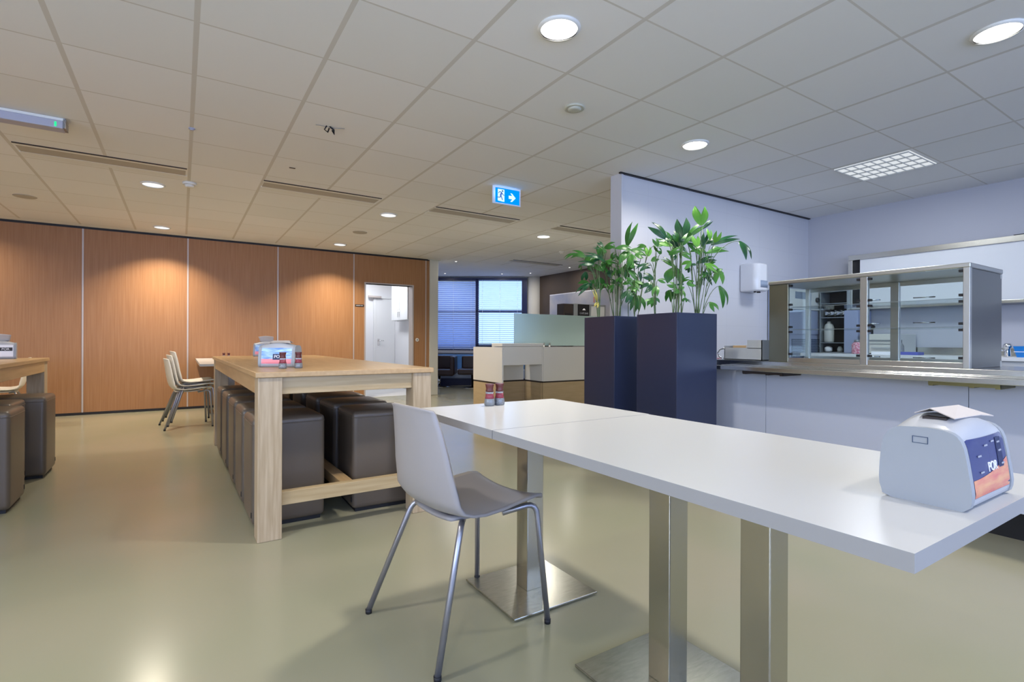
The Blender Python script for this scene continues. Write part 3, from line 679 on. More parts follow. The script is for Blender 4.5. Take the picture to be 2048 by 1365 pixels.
# ------------------------------------------------------------------ napkin holders
def holder(label, loc, rz, sky=0, raised=False, group='napkin holders'):
    t = thing('napkin_holder', label, 'napkin holder', loc, rz, group)
    # local: width along x 0..W, depth along y (front at y=0), height along z
    W = .213; prof = [(.012, .0), (.115, .0), (.130, .012), (.134, .035), (.131, .085), (.126, .108), (.117, .122), (.100, .130), (.060, .1325), (.035, .130), (.020, .122), (.011, .104), (.004, .060), (.000, .028), (.003, .008)]
    pp = []
    for i in range(len(prof)):      # smooth the outline
        p0, p1, p2, p3 = (Vector(prof[(i+k) % len(prof)]) for k in (-1, 0, 1, 2))
        pp.append(tuple(p1))
        if (p2-p1).length > .006 and p1.y+p2.y > .01:
            pp.append(tuple((p1+p2)*.5625-(p0+p3)*.0625))
    prof = pp
    def side(x0, x1, grow, arch):
        b = MB(); n = len(prof); N = 1 if not arch else 10
        rings = []
        for i in range(N+1):
            u = i/N; x = x0+(x1-x0)*u; k = 1+.13*math.sin(PI*u)*arch
            rings.append([(x, .066+(y-.066)*grow, z*k if z > .02 else z) for y, z in prof])
        vs = [p for r in rings for p in r]
        fs = [(i*n+j, i*n+(j+1) % n, (i+1)*n+(j+1) % n, (i+1)*n+j) for i in range(N) for j in range(n)]
        b.add(vs, fs, 0, True); b.add(rings[0], [tuple(range(n))]); b.add(rings[-1], [tuple(range(n))]); return b
    side(.0, .014, 1.0, 0).build('side_panel', 'holder', t, bevel=.003)
    side(W-.014, W, 1.0, 0).build('side_panel', 'holder', t, bevel=.003)
    side(.013, W-.013, .965, 1).build('body', 'holder_lip', t)
    zs = [(.008, .003), (.028, .0), (.060, .004), (.104, .011), (.122, .020), (.130, .034)]
    def front(x, z):
        "depth of the body's front skin"
        q = z/(1+.13*math.sin(PI*min(1, max(0, (x-.013)/(W-.026)))))
        for (za, ya), (zb, yb) in zip(zs, zs[1:]):
            if q <= zb: break
        return .066+(ya+(yb-ya)*(q-za)/(zb-za)-.066)*.965
    def plate(x0, x1, v0, v1, off):
        "patch on the sloping front face"
        def P(u, v):
            x = x0+(x1-x0)*u; z = v0+(v1-v0)*v
            return (x, front(x, z)-off, z)
        return P
    a = MB().grid(plate(.018, W-.018, .020, .116, .0012), 16, 12).build('front_card', ['card_blue', 'card_sky', 'ink_white'][sky], t)
    if sky < 2:
        def hill(u, v):
            x = .019+(W-.038)*u; top = .050 + (.022*u**2 if not sky else .0); z = .021+(top-.021)*v
            return (x, front(x, z)-.0018, z)
        MB().grid(hill, 16, 4).build('coloured_band', 'card_pink' if sky else 'card_red', a)
    up_ = (0, .14, 1)
    if sky == 1:
        MB().grid(plate(.085, .155, .045, .080, .0023), 6, 4).build('dark_badge', 'navy_metal', a)
        text('POR', .026, 'lettering', 'ink_white', a, face_m((.118, front(.118, .063)-.0032, .063), (1, 0, 0), up_))
    elif sky == 2:
        MB().grid(plate(.022, W-.022, .066, .094, .0023), 10, 4).build('dark_badge', 'dark_brown', a)
        text('POR', .024, 'lettering', 'ink_white', a, face_m((.150, front(.150, .080)-.0032, .080), (1, 0, 0), up_))
    else:
        text('POR', .023, 'lettering', 'ink_white', a, face_m((.112, front(.112, .064)-.0022, .064), (1, 0, 0), up_))
        MB().grid(plate(.145, .172, .058, .110, .0020), 3, 6).build('dark_badge', 'navy_metal', a)
        b = MB()
        for x, z in ((.05, .085), (.052, .058), (.085, .100), (.12, .104), (.15, .100), (.152, .085), (.158, .062)):
            b.grid(plate(x, x+.016, z, z+.003, .0026), 1, 1)
        b.build('small_print', 'ink_grey', a)
    # small latch outline on the side panel
    s = MB(); y0, y1, z0, z1 = .060, .082, .104, .116
    for p, q, r, w2 in ((y0, y1, z0, z0+.0009), (y0, y1, z1-.0009, z1)): s.box(-.0012, .0004, p, q, r, w2)
    for p in (y0, y1): s.box(-.0012, .0004, p-.0005, p+.0005, z0, z1)
    s.build('latch', 'vent_dark', t)
    MB().box(.05, W-.05, .050, .085, .135, .1462).build('slot', 'dark_brown', t)
    # folded napkin poking out of the slot
    n = MB()
    n.add([(.042, .036, .1475), (.150, .030, .1475), (.160, .066, .161), (.062, .078, .160), (.058, .100, .150), (.175, .095, .148), (.186, .022, .144)],
          [(0, 1, 2, 3), (3, 2, 5, 4), (1, 6, 2)])
    if raised:
        n = MB().grid(lambda u, v: (.045+.125*u-.012*v+.024*u*v, .068+.012*math.sin(u*5)*v-.02*v*v, .143+(.052+.008*math.sin(PI*u))*v), 8, 5)
        n.grid(lambda u, v: (.050+.115*u, .072+.02*v, .190-.042*v), 4, 3)
    n.build('napkin', 'napkin', t, solid=.0015)
    return t
h0 = holder('white napkin holder with dark POR card on the near corner of the white table', (1.087, .304, .75), 0)
hA = holder('white napkin holder with blue POR card behind the shakers on the oak table', (.388, 3.43, .865), math.radians(-29), 1)
holder('farther napkin holder with raised napkin on the oak table', (.597, 5.67, .865), math.radians(-26), 1, True)
holder('napkin holder with pale card and dark band on the left oak table', (-1.341, 5.69, .865), math.radians(8), 2, True)

# ------------------------------------------------------------------ salt and pepper grinders
def grinder(label, loc, fill, group='glass salt and pepper grinders'):
    t = thing('grinder', label, 'grinder', loc, random.random()*6, group)
    MB().lathe([(.019, .0), (.0225, .003), (.0235, .012), (.021, .028), (.0165, .042), (.0165, .056), (.0175, .060)], n=24).build('jar', 'jar_glass', t)
    MB().lathe([(.018, .003), (.0218, .006), (.0225, .013), (.0205, .027), (.0195, .031)], n=24).build('filling', fill, t)
    MB().lathe([(.0205, .031), (.0175, .041), (.0172, .052)], n=24).build('label', 'grinder_label', t)
    MB().lathe([(.0165, .060), (.0168, .066), (.0150, .072), (.0165, .082), (.0195, .092), (.0185, .094)], n=24).build('cap', 'grinder_cap', t)
    return t
s0 = grinder('salt grinder with brown cap on the white table', (1.120, 1.926, .75), 'salt')
p0 = grinder('pepper grinder with brown cap beside the salt on the white table', (1.172, 1.930, .75), 'pepper')
dup(p0, (.490, 3.195, .865), 1, 'pepper grinder in front of the blue napkin holder card on the oak table')
dup(s0, (.578, 3.215, .865), 2, 'salt grinder right of the napkin holder on the oak table')
dup(p0, (.50, 8.2, .75), 3, 'left one of two far grinders whose red caps show above the oak table end')
dup(s0, (.56, 8.2, .75), 2, 'right one of two far grinders whose red caps show above the oak table end')

# ------------------------------------------------------------------ planters with palms
def palm(label, corner, deg, w, h, canes, leaves, depth, seed):
    rnd = random.Random(seed)
    t = thing('potted_palm', label, 'potted plant', (corner[0], corner[1], 0), math.radians(deg), 'palms in tall square planters')
    b = MB(); th = .012
    b.box(0, w, 0, th, 0, h); b.box(0, w, w-th, w, 0, h); b.box(0, th, th, w-th, 0, h); b.box(w-th, w, th, w-th, 0, h); b.box(th, w-th, th, w-th, .02, .04)
    b.build('planter', 'planter', t, bevel=.002)
    MB().box(th, w-th, th, w-th, h-.09, h-.045).build('soil', 'soil', t)
    ctr = Vector((w/2, w/2, 0)); rz = math.radians(deg); Rm = Matrix.Rotation(-rz, 3, 'Z')
    right = Rm @ Vector((c_, -s_, 0)); fwd = Rm @ Vector((s_, c_, 0))
    base3 = Matrix.Rotation(rz, 3, 'Z') @ ctr + Vector((corner[0], corner[1], 0))
    d0 = base3.dot(f0); t0 = base3.dot(r0)
    def loc(px, py, dd):      # spread across the plant and through its depth, metres
        d = d0+dd; a = (px-1024)/FPX*d - t0; z = H - (py-683.5)/FPX*d
        p = ctr + right*a + fwd*dd; p.z = z; return p
    cn = []
    for (x0, x1, y1, r) in canes:
        dd = rnd.uniform(-.09, .09); p0 = loc(x0, 640, dd); p0.z = h-.05
        p0.x = min(max(p0.x, .03), w-.03); p0.y = min(max(p0.y, .03), w-.03)
        p1 = loc(x1, y1, dd+rnd.uniform(-.04, .04)); mid = (p0+p1)/2 + Vector((rnd.uniform(-.012, .012), rnd.uniform(-.012, .012), 0))
        pts = [p0, (p0+mid)/2, mid, (mid+p1)/2, p1]
        MB().tube(pts, [r*.75, r*.7, r*.62, r*.52, r*.4], 7).build('stem', 'stem', t)
        cn.append((x0, x1, y1, dd, p0, p1))
    extra = []
    for k in range(30):
        L0 = rnd.choice(leaves); a = rnd.uniform(0, 2*PI); r = rnd.uniform(9, 20)
        bx, by = L0[0]+rnd.uniform(-9, 9), L0[1]+rnd.uniform(-2, 16)
        if by > 600: continue
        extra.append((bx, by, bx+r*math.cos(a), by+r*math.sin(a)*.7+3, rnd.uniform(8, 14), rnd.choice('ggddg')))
    for (bx, by, tx, ty, wd, kind) in leaves+extra:
        dd = rnd.uniform(-.14, .14)
        best = min(cn, key=lambda c: abs(c[1]-bx)+rnd.uniform(0, 25)+(60 if c[2] > by+90 else 0))
        dd = dd*.6+best[3]
        B = loc(bx, by, dd); T = loc(tx, ty, dd+rnd.uniform(-.07, .07))
        L_ = (T-B).length; W_ = wd/FPX*d0*.60
        p0, p1 = best[4], best[5]
        zz = min(max((B.z-.10-rnd.uniform(0, .12)-p0.z)/max(.05, p1.z-p0.z), .02), .97)
        A = p0+(p1-p0)*zz
        ctrl = (A+B)/2 + Vector((0, 0, .05+.35*(B-A).length*.4))
        b = MB()
        pts = [A*(1-q)**2 + ctrl*2*q*(1-q) + B*q*q for q in (0, .2, .4, .6, .8, 1)]
        b.tube(pts, [.0032, .003, .0027, .0024, .0021, .0018], 5, 1)
        ax = (T-B).normalized()
        nrm = (-fwd*.9 + Vector((0, 0, .55)) + right*rnd.uniform(-.4, .4)); nrm = (nrm-ax*nrm.dot(ax)).normalized(); sd = ax.cross(nrm).normalized()
        arch = rnd.uniform(.05, .16)*L_
        notch = rnd.uniform(.45, .62)
        for half in (-1, 1):
            def P(u, v, half=half):
                tip = .62
                inner = 0 if u < notch else tip*((u-notch)/(1-notch))
                outer = 1.05*math.sin(PI*min(1, (u*.80+.03)))**.75 if u < .62 else None
                o62 = 1.05*math.sin(PI*(.62*.80+.03))**.75
                if outer is None: outer = o62+(tip-o62)*((u-.62)/.38)**1.3
                outer = max(outer, inner)
                x = inner+(outer-inner)*v
                ple = .05*W_*math.cos(v*PI*5)*(1 if u < .95 else 0)
                fold = .30*W_*x
                uu = u*L_*(1.0 if True else 1)
                return tuple(B + ax*uu + sd*(half*x*W_) + nrm*(arch*math.sin(PI*u*.9)*1.0 - arch*u*u*.8 - fold*.5 + ple))
            b.grid(P, 12, 6)
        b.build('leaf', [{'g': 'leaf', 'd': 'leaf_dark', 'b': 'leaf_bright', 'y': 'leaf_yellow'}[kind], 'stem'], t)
    return t
def cv(lst): return [(1120+a/5.12, 400+b_/5.12, 1120+c/5.12, 400+d/5.12, w/5.12, k) for a, b_, c, d, w, k in lst]
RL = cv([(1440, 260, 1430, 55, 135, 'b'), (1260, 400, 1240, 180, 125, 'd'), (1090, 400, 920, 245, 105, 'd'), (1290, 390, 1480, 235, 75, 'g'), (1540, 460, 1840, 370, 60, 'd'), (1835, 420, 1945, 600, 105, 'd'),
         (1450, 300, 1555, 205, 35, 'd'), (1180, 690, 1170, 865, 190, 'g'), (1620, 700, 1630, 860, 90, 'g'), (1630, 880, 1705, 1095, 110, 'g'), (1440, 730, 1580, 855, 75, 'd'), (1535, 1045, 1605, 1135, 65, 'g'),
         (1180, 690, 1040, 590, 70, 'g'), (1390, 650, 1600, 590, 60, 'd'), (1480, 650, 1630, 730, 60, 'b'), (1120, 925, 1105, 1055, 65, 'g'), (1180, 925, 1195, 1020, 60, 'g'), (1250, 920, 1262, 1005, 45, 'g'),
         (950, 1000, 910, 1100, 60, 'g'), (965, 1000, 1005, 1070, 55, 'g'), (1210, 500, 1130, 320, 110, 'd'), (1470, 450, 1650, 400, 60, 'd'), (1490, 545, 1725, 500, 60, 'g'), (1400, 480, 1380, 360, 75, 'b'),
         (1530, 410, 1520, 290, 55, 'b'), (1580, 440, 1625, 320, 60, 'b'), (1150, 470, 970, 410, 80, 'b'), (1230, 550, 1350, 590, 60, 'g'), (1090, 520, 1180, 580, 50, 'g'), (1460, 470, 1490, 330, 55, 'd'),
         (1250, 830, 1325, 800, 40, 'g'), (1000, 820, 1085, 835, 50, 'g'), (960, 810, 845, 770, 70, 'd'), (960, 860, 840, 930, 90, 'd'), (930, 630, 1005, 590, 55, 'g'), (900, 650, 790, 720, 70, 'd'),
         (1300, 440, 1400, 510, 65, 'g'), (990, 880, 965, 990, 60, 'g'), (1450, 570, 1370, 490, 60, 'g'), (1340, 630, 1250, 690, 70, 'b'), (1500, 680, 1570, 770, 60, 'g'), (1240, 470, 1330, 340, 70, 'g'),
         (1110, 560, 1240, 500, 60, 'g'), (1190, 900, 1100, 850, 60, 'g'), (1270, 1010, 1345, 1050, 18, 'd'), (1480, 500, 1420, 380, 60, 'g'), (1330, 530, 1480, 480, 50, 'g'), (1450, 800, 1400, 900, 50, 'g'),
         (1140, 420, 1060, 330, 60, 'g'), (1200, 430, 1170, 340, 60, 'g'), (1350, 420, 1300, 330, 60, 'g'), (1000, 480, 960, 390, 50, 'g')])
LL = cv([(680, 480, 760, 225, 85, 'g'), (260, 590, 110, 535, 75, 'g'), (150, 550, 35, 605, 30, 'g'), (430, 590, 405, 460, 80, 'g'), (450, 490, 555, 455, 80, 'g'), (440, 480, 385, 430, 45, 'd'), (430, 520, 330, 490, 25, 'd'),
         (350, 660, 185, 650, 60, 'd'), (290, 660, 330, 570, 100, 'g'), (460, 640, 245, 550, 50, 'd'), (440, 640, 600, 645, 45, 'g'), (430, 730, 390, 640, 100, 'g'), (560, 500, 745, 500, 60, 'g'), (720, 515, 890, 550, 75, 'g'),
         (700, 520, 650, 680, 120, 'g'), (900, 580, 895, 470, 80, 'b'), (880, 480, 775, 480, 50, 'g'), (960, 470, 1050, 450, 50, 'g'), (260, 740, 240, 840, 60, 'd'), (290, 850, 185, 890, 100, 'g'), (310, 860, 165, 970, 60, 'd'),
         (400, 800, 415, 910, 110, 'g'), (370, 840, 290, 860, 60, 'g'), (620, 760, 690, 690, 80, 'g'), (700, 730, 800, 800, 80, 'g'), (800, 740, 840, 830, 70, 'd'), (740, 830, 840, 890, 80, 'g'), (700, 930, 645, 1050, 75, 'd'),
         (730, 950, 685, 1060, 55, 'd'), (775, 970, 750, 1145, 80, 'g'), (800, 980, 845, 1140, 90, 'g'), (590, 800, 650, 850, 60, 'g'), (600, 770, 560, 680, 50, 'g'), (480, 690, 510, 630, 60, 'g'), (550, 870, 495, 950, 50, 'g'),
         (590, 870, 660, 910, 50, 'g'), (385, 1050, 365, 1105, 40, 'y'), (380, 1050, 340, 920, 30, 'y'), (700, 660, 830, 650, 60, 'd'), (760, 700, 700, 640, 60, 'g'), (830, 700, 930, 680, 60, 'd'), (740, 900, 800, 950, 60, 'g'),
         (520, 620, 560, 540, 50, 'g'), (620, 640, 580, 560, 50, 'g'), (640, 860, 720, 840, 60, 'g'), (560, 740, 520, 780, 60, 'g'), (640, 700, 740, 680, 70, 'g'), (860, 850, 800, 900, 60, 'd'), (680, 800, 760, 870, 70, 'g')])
def cc(lst): return [(1120+a/5.12, 1120+b_/5.12, 400+d/5.12, r) for a, b_, d, r in lst]
palm('tall dark planter with full green palm, nearer one by the counter', (2.909, 2.412), -4, .405, 1.234,
     cc([(965, 975, 600, .007), (980, 960, 700, .006), (1160, 1150, 560, .006), (1185, 1190, 480, .005), (1210, 1230, 520, .006), (1240, 1240, 560, .008), (1195, 1250, 430, .005), (1390, 1330, 540, .005), (1420, 1440, 480, .007),
         (1440, 1480, 420, .006), (1425, 1430, 330, .005), (1450, 1560, 480, .004), (1400, 1400, 520, .005), (1460, 1500, 640, .004)]), RL, 3.75, 3)
palm('tall dark planter with thinner palm, farther one behind its twin', (2.925, 3.045), -4, .40, 1.234,
     cc([(400, 395, 690, .008), (390, 360, 780, .005), (555, 520, 600, .006), (570, 560, 520, .006), (585, 600, 540, .007), (600, 640, 600, .006), (612, 660, 640, .005), (590, 590, 640, .006), (760, 760, 760, .005), (790, 800, 700, .006),
         (700, 680, 480, .004), (800, 880, 560, .005), (560, 430, 560, .005)]), LL, 4.4, 11)

# ------------------------------------------------------------------ serving counter
ct = thing('serving_counter', 'serving counter with pale panel front, black plinth and steel top', 'counter', (3.62, 1.2, 0))
CY0, CY1 = -2.6, 3.39
def wb(name, matn, par, boxes, bevel=0):
    b = MB(); [b.box(*q) for q in boxes]; return b.build(name, matn, par, bevel=bevel, world=True)
ys_ = [CY0, -.19, 1.03, 2.19, CY1]
for i in range(4): wb('front_panel', 'panel_grey', ct, [(3.62, 3.64, ys_[i]+.0015, ys_[i+1]-.0015, .155, .84)])
wb('plinth', 'black', ct, [(3.69, 3.72, CY0, CY1, 0, .155)])
wb('carcass', 'black', ct, [(3.64, 4.2, CY0, CY1, .155, .84)])
wb('steel_top', 'steel_counter', ct, [(3.60, 4.24, CY0, CY1, .842, .888)], .003)
tr_ = thing('tray_rail', 'long steel tray rail along the front of the serving counter', 'tray rail', (3.45, .5, .84))
wb('slide', 'steel_counter', tr_, [(3.335, 3.385, CY0, 2.42, .826, .856), (3.41, 3.44, CY0, 2.42, .838, .860), (3.465, 3.495, CY0, 2.42, .838, .860), (3.52, 3.599, CY0, 2.42, .838, .862), (3.385, 3.52, CY0, 2.42, .834, .846)], .003)
for y0, y1, mm in ((1.93, 2.22, 'dark_brown'), (.84, 1.13, 'olive_steel'), (-1.0, -.72, 'olive_steel')):
    wb('bracket', mm, tr_, [(3.38, 3.61, y0, y0+.02, .800, .834), (3.38, 3.61, y1-.02, y1, .800, .834), (3.375, 3.39, y0, y1, .806, .834), (3.38, 3.61, y0+.1, y0+.12, .80, .834)])
# glass display case
dc = thing('display_case', 'stainless steel glass display case with two shelves on the counter', 'display case', (3.86, 1.59, .888))
CZ = .888; A0, A1, B0, B1 = 3.60, 4.123, 1.02, 2.157; TZ = 1.467
wb('top_panel', 'steel_case', dc, [(A0-.004, A1+.004, B0-.004, B1+.004, TZ-.028, TZ)], .006)
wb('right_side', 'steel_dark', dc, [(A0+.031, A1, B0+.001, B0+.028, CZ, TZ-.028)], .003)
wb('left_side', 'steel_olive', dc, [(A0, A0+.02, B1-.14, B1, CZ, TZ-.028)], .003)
wb('left_pane', 'glass', dc, [(A0+.03, A1-.02, B1-.008, B1-.004, CZ+.03, TZ-.03)])
wb('centre_post', 'steel_case', dc, [(A0, A0+.03, 1.518, 1.560, CZ, TZ-.028)], .002)
wb('front_post', 'steel_case', dc, [(A0-.002, A0+.03, B0, B0+.03, CZ, TZ-.02)], .002)
wb('rear_post', 'steel_case', dc, [(A1-.03, A1, 1.535, 1.585, CZ, TZ-.028)], .002)
wb('rear_post', 'steel_case', dc, [(A1-.03, A1, B1-.03, B1, CZ, TZ-.028)], .002)
wb('bottom_rail', 'steel_counter', dc, [(A0+.002, A0+.02, B0+.028, B1-.14, CZ, CZ+.032)], .002)
wb('floor_plate', 'steel_counter', dc, [(A0+.02, A1, B0+.028, B1, CZ, CZ+.012)])
wb('rear_rail', 'steel_case', dc, [(A1-.02, A1, B0, B1, CZ, CZ+.035), (A1-.02, A1, B0, B1, TZ-.055, TZ-.028)])
for z in (1.115, 1.272):
    wb('glass_shelf', 'shelf_glass' if 'shelf_glass' in MATS else 'glass', dc, [(A0+.02, A1-.05, B0+.03, B1-.15, z, z+.005)])
    wb('shelf_edge', 'grey_metal', dc, [(A0+.018, A0+.020, B0+.03, B1-.145, z, z+.003)])
wb('front_pane', 'glass', dc, [(A0+.006, A0+.009, B0+.03, 1.518, CZ+.032, TZ-.03)])
wb('front_pane', 'glass', dc, [(A0+.006, A0+.009, 1.56, B1-.14, CZ+.032, TZ-.03)])
b = MB()
for y in (B0+.04, 1.508, 1.57, B1-.152):
    for z in (.945, 1.10, 1.135, 1.257, 1.292, 1.425): b.box(A0-.003, A0+.022, y-.009, y+.009, z-.007, z+.007)
b.build('clips', 'black', dc, world=True)
for y in (1.43, 1.74):
    for z in (.93, 1.16, 1.325):
        MB().tube([(A1-.04, y-.10, z), (A1-.04, y+.02, z)], .004, 8).build('handle', 'chrome', dc, world=True)
# rear sliding panes
wb('rear_pane', 'glass', dc, [(A1-.012, A1-.009, B0+.03, B1-.03, CZ+.035, TZ-.055)])
# tray box with cardboard and paper beside the case
tb = thing('cutlery_box', 'grey steel cutlery box on the counter left of the glass case', 'box', (3.80, 2.45, .888))
b = MB(); b.box(-.12, -.115, -.19, .13, 0, .095); b.box(-.12, -.115, -.19, -.07, .09, .155); b.box(.12, .125, -.19, .13, 0, .095); b.box(-.12, .12, -.19, -.185, 0, .155); b.box(-.12, .12, .125, .13, 0, .11); b.box(-.12, .12, -.19, .13, 0, .006)
b.build('tray', 'plastic_grey', tb)
MB().tube([(-.1, .13, .09), (-.1, .18, .08), (-.1, .205, .05), (-.1, .19, .02), (-.1, .15, .004)], .006, 8).build('handle', 'chrome', tb)
tag(MB().box(3.72, 3.88, 2.41, 2.53, .896, 1.0).build('carton', 'cardboard', bevel=.002), 'brown cardboard carton inside the grey cutlery box', 'carton')
tag(MB().box(3.70, 3.86, 2.37, 2.405, .896, 1.005).build('paper_pack', 'napkin', bevel=.002), 'pale paper pack next to the carton in the cutlery box', 'paper')
tag(MB().box(3.65, 3.80, 2.68, 2.86, .888, .893).build('paper_slip', 'red_cloth'), 'red and white slip of paper on the counter behind the planter', 'paper')
# towel dispenser
td = thing('towel_dispenser', 'white rounded towel dispenser on the kitchen wall', 'dispenser', (5.24, 3.41, 1.572))
def hull(w0, w1, y0, y1, r, z0, z1, n=6):
    pts = []
    for cx, cy, a0 in ((w1-r, y1-.002, 0), (w0+r, y1-.002, 90)): pts.append((w1 if a0 == 0 else w0, y1))
    for cx, cy, a0 in ((w0+r, y0+r, 180), (w1-r, y0+r, 270)):
        for k in range(n+1):
            q = math.radians(a0+k*90/n); pts.append((cx+r*math.cos(q), cy+r*math.sin(q)))
    return MB().prism(pts, 2, z0, z1, smooth=True)
hull(-.115, .115, -.21, 0, .07, .0, .30).build('cover', 'dispenser_white', td, bevel=.02, seg=3)
hull(-.103, .117, -.213, -.02, .07, .04, .115).build('window', 'dispenser_window', td)
b = MB(); b.lathe([(.02, -.012), (.02, .0)], .02, -.14, 14); b.lathe([(.012, -.012), (.012, 0)], -.05, -.14, 12); b.build('nozzle', 'black', td)

# ------------------------------------------------------------------ kitchen behind the counter
wc = thing('wall_cabinet', 'long white wall cabinet in a stainless steel frame on the kitchen back wall', 'cabinet', (6.44, 1.3, 1.43))
FX = 6.35; s_k = FX/6.53
z0, z1 = 1.03+(1.436-1.03)*s_k, 1.03+(2.03-1.03)*s_k; yL = 2.95*s_k
wb('steel_frame', 'steel_brushed', wc, [(FX-.012, FX+.03, -1.5, yL, z1-.055, z1), (FX-.012, FX+.03, yL-.045, yL, z0-.001, z1-.056), (FX-.012, 6.525, -1.5, yL, z0-.03, z0-.002)], .002)
wb('carcass', 'black', wc, [(FX+.02, 6.529, -1.5, yL-.002, z0, z1-.002)])  # black stands in for the shadow inside the cabinet
wb('sliding_door', 'lacquer_white', wc, [(FX+.003, FX+.016, .9, yL-.115, z0, z1-.055)])
wb('sliding_door', 'lacquer_white', wc, [(FX-.004, FX+.003, -1.5, .92, z0, z1-.055)])
tag(MB().box(FX+.02, 6.5, 1.0, 1.50, z1, z1+.012).build('baking_tray', 'black'), 'flat black tray on top of the white wall cabinet', 'tray')
wt = thing('kitchen_worktop', 'pale kitchen worktop with steel splash strip along the back wall', 'worktop', (6.23, .8, 0))
wb('top', 'lacquer_white', wt, [(5.93, 6.525, -1.5, 3.18, .873, .906)], .002)
wb('splash_strip', 'steel_brushed', wt, [(6.515, 6.526, -1.5, 2.66, .906, .98)])
for i, y in enumerate((-1.5, -.44, .62, 1.68)): 
    f = wb('cupboard_door', 'lacquer_white', wt, [(5.965, 5.985, y+.003, y+1.06-.003, .12, .865)])
wb('cupboard_body', 'lacquer_white', wt, [(5.985, 6.52, -1.5, 3.17, .1, .873)])
wb('kick', 'black', wt, [(6.0, 6.5, -1.5, 3.15, 0, .1)])
# tap and blue basket
tp = thing('tap', 'chrome mixer tap on the worktop right of the display case', 'tap', (6.2, 1.496, .906))
MB().lathe([(.028, 0), (.024, .01), (.02, .06), (.022, .075), (.03, .085), (.03, .105), (.018, .12)], n=20).build('body', 'chrome', tp)
MB().tube([(0, .02, .055), (-.02, .10, .065), (-.02, .15, .06)], .011, 10).build('spout', 'chrome', tp)
bb = thing('plastic_basket', 'blue plastic basket on the worktop at the right picture edge', 'basket', (6.15, 1.33, .906))
def bas(u, v):
    k = v*4; q = [(1, 1), (-1, 1), (-1, -1), (1, -1), (1, 1)]; i = min(int(k), 3); f = k-i
    x = q[i][0]*(1-f)+q[i+1][0]*f; y = q[i][1]*(1-f)+q[i+1][1]*f; g = .075+.02*u
    return (x*g, y*g*1.0, .095*u)
MB().grid(bas, 4, 16, smooth=False).box(-.075, .075, -.075, .075, 0, .004).build('basket', 'tray_blue', bb, solid=.003)
MB().box(-.098, -.092, -.09, .09, .045, .05).build('rib', 'ink_white', bb)
# fridge
fg = thing('fridge', 'blue grey metal fridge with a vent grille seen through the glass case', 'fridge', (6.05, 3.30, 0))
MB().box(-.40, .40, -.10, .10, .05, 1.627).build('body', 'fridge', fg, bevel=.005)
MB().box(-.40, .40, -.125, -.10, 1.40, 1.625).build('control_panel', 'appliance', fg, bevel=.004)
MB().box(-.24, .10, -.128, -.125, 1.52, 1.60).build('display', 'vent_dark', fg)
MB().lathe([(.03, 0), (.03, .02)], n=18).build('knob', 'black', fg)
kn = fg.children[-1]; kn.rotation_euler = (PI/2, 0, 0); kn.location = (.22, -.125, 1.52)
MB().box(-.38, .38, -.115, -.10, 1.12, 1.39).build('door', 'fridge', fg, bevel=.003)
gr = MB().box(-.27, .32, -.11, -.10, .86, 1.065).build('grille', 'vent_dark', fg)
b = MB()
for i in range(10): b.box(-.265, .315, -.114, -.11, .872+i*.019, .876+i*.019)
b.build('slats', 'fridge', gr)
MB().box(-.36, .36, -.08, .08, 0, .05).build('foot', 'black', fg)
# rack with supplies
rk = thing('storage_rack', 'dark open rack with supplies behind the glass case', 'rack', (6.40, 3.0, .908))
MB().box(.10, .115, -.14, .14, 0, .71).build('back_panel', 'dark_brown', rk)
for y in (-.15, .14): MB().box(-.11, .115, y, y+.01, 0, .71).build('upright', 'grey_metal', rk)
for z in (0, .11, .40, .56, .70): MB().box(-.11, .10, -.14, .14, z, z+.008).build('shelf', 'grey_metal', rk)
def foil(u, v):
    r = .035+.012*math.sin(u*40)*math.cos(v*23); a = u*2*PI
    return (6.40+r*2*math.cos(a), 2.88+.23*v, 1.365+r*1.0*math.sin(a))
tag(MB().grid(foil, 24, 14, wrapu=True).build('foil_bundle', 'chrome'), 'crumpled shiny foil bundle on the dark rack', 'foil')
tag(MB().lathe([(.045, 1.028), (.052, 1.04), (.052, 1.20), (.04, 1.235), (.02, 1.25), (.02, 1.27)], 6.36, 3.08, 20).build('canister', 'appliance'), 'tall cream rounded canister on the dark rack', 'canister')
tag(MB().lathe([(.025, .918), (.04, .93), (.04, .965), (.018, .98)], 6.35, 3.08, 16).build('bowl', 'ink_white'), 'small white bowl on the low shelf of the dark rack', 'bowl')
tag(MB().lathe([(.025, .918), (.03, .95), (.016, .98)], 6.36, 2.96, 14).build('cup', 'plastic_grey'), 'grey cup on the low shelf of the dark rack', 'cup')
tu = thing('steel_cabinet', 'blue grey steel cabinet on the worktop below the wall cabinet', 'cabinet', (6.36, 2.775, .908))
MB().box(-.16, .15, -.07, .07, 0, .475).build('body', 'fridge', tu, bevel=.004)
MB().box(-.17, -.16, -.065, .065, .01, .465).build('door', 'fridge', tu, bevel=.002)
# worktop clutter
jr = thing('jar', 'jar with red and white wrapping on the worktop behind the glass case', 'jar', (6.08, 2.66, .906))
MB().lathe([(.045, 0), (.05, .01), (.05, .10), (.03, .125)], n=20).build('wrapping', 'red_cloth', jr)
MB().lathe([(.028, .125), (.028, .15)], n=16).build('lid', 'grey_metal', jr)
ov = thing('toaster_oven', 'cream kitchen appliance with horizontal slots behind the glass case', 'appliance', (6.30, 2.44, .906))
MB().box(-.20, .20, -.16, .16, .01, .21).build('body', 'appliance', ov, bevel=.006)
MB().box(-.206, -.20, -.14, .14, .135, .150).build('slot', 'grey_metal', ov); MB().box(-.206, -.20, -.15, .15, .105, .110).build('slot', 'grey_metal', ov); MB().box(-.215, -.20, -.11, .09, .06, .075).build('handle', 'plastic_grey', ov)
MB().box(-.18, .18, -.14, .14, 0, .01).build('foot', 'black', ov)
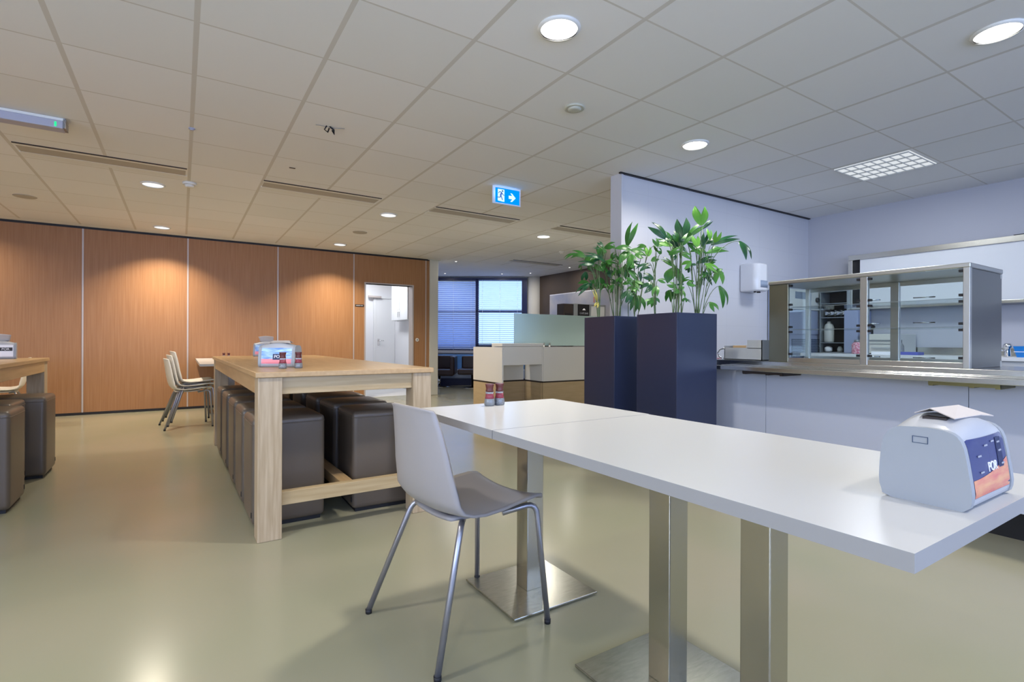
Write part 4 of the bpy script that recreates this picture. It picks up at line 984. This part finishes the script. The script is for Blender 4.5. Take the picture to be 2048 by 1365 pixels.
tag(MB().box(6.02, 6.06, 2.33, 2.50, .906, .935).build('tear_off_pad', 'ink_white'), 'white pad with dark dots in front of the cream appliance', 'pad')
tag(MB().box(6.05, 6.2, 2.11, 2.26, .906, .935).build('folder', 'paper_blue', bevel=.002), 'dark blue folder lying on the worktop behind the glass case', 'folder')
bt = thing('spray_bottle', 'small clear bottle with dark cap on the worktop behind the case post', 'bottle', (6.15, 2.29, .906))
MB().lathe([(.03, 0), (.032, .01), (.03, .09), (.012, .12)], n=16).build('body', 'jar_glass', bt); MB().lathe([(.012, .12), (.012, .15)], n=12).build('cap', 'black', bt)
wk = thing('black_hook', 'round black hook with short stem on the kitchen back wall', 'hook', (6.53, 2.70, 1.20))
q = MB().lathe([(.028, 0), (.028, .03)], n=20); q.v = [(-z, x, y) for x, y, z in q.v]; q.build('disc', 'black', wk)
MB().box(-.02, 0, -.008, .008, -.09, -.02).build('stem', 'black', wk)

# ------------------------------------------------------------------ light
world = bpy.data.worlds.new('world'); sc.world = world; world.use_nodes = True
wn = world.node_tree; bg = wn.nodes['Background']
tc = wn.nodes.new('ShaderNodeTexCoord'); sx = wn.nodes.new('ShaderNodeSeparateXYZ'); rp = wn.nodes.new('ShaderNodeValToRGB')
wn.links.new(tc.outputs['Generated'], sx.inputs[0]); wn.links.new(sx.outputs[2], rp.inputs[0]); wn.links.new(rp.outputs[0], bg.inputs[0])
rp.color_ramp.elements[0].position = 0; rp.color_ramp.elements[0].color = (.42, .60, 1, 1)
rp.color_ramp.elements[1].position = .6; rp.color_ramp.elements[1].color = (.20, .38, .95, 1)
bg.inputs[1].default_value = 1.5
def window_light(loc, rot, sx_, sy_, e, col=(.42, .56, 1)):
    L = bpy.data.lights.new('daylight', 'AREA'); L.shape = 'RECTANGLE'; L.size = sx_; L.size_y = sy_; L.energy = e; L.color = col
    o = bpy.data.objects.new('daylight', L); COL.objects.link(o); o.location = loc; o.rotation_euler = rot; return o
for p, q in FW: window_light(((p+q)/2, Y0-.12, 1.57), (PI/2, 0, 0), q-p, 1.5, 55, (.47, .58, 1))
for p, q in FILL_LW: window_light((X0-.12, (p+q)/2, 1.57), (PI/2, 0, -PI/2), q-p, 1.5, 75, (.78, .82, 1))  # fill light through the added left windows
pw = fr(-.85, 12.6, 1.65); window_light(tuple(pw), (PI/2, 0, PI+LA), 3.4, 2.6, 50, (.36, .56, 1))

sc.view_settings.view_transform = 'Standard'; sc.view_settings.look = 'None'; sc.view_settings.gamma = 1; sc.view_settings.use_curve_mapping = False
sc.view_settings.exposure = .40
sc.cycles.max_bounces = 7; sc.cycles.diffuse_bounces = 4; sc.cycles.transmission_bounces = 6; sc.cycles.transparent_max_bounces = 12
sc.cycles.sample_clamp_indirect = 6; sc.cycles.use_denoising = True; sc.cycles.caustics_reflective = False; sc.cycles.caustics_refractive = False
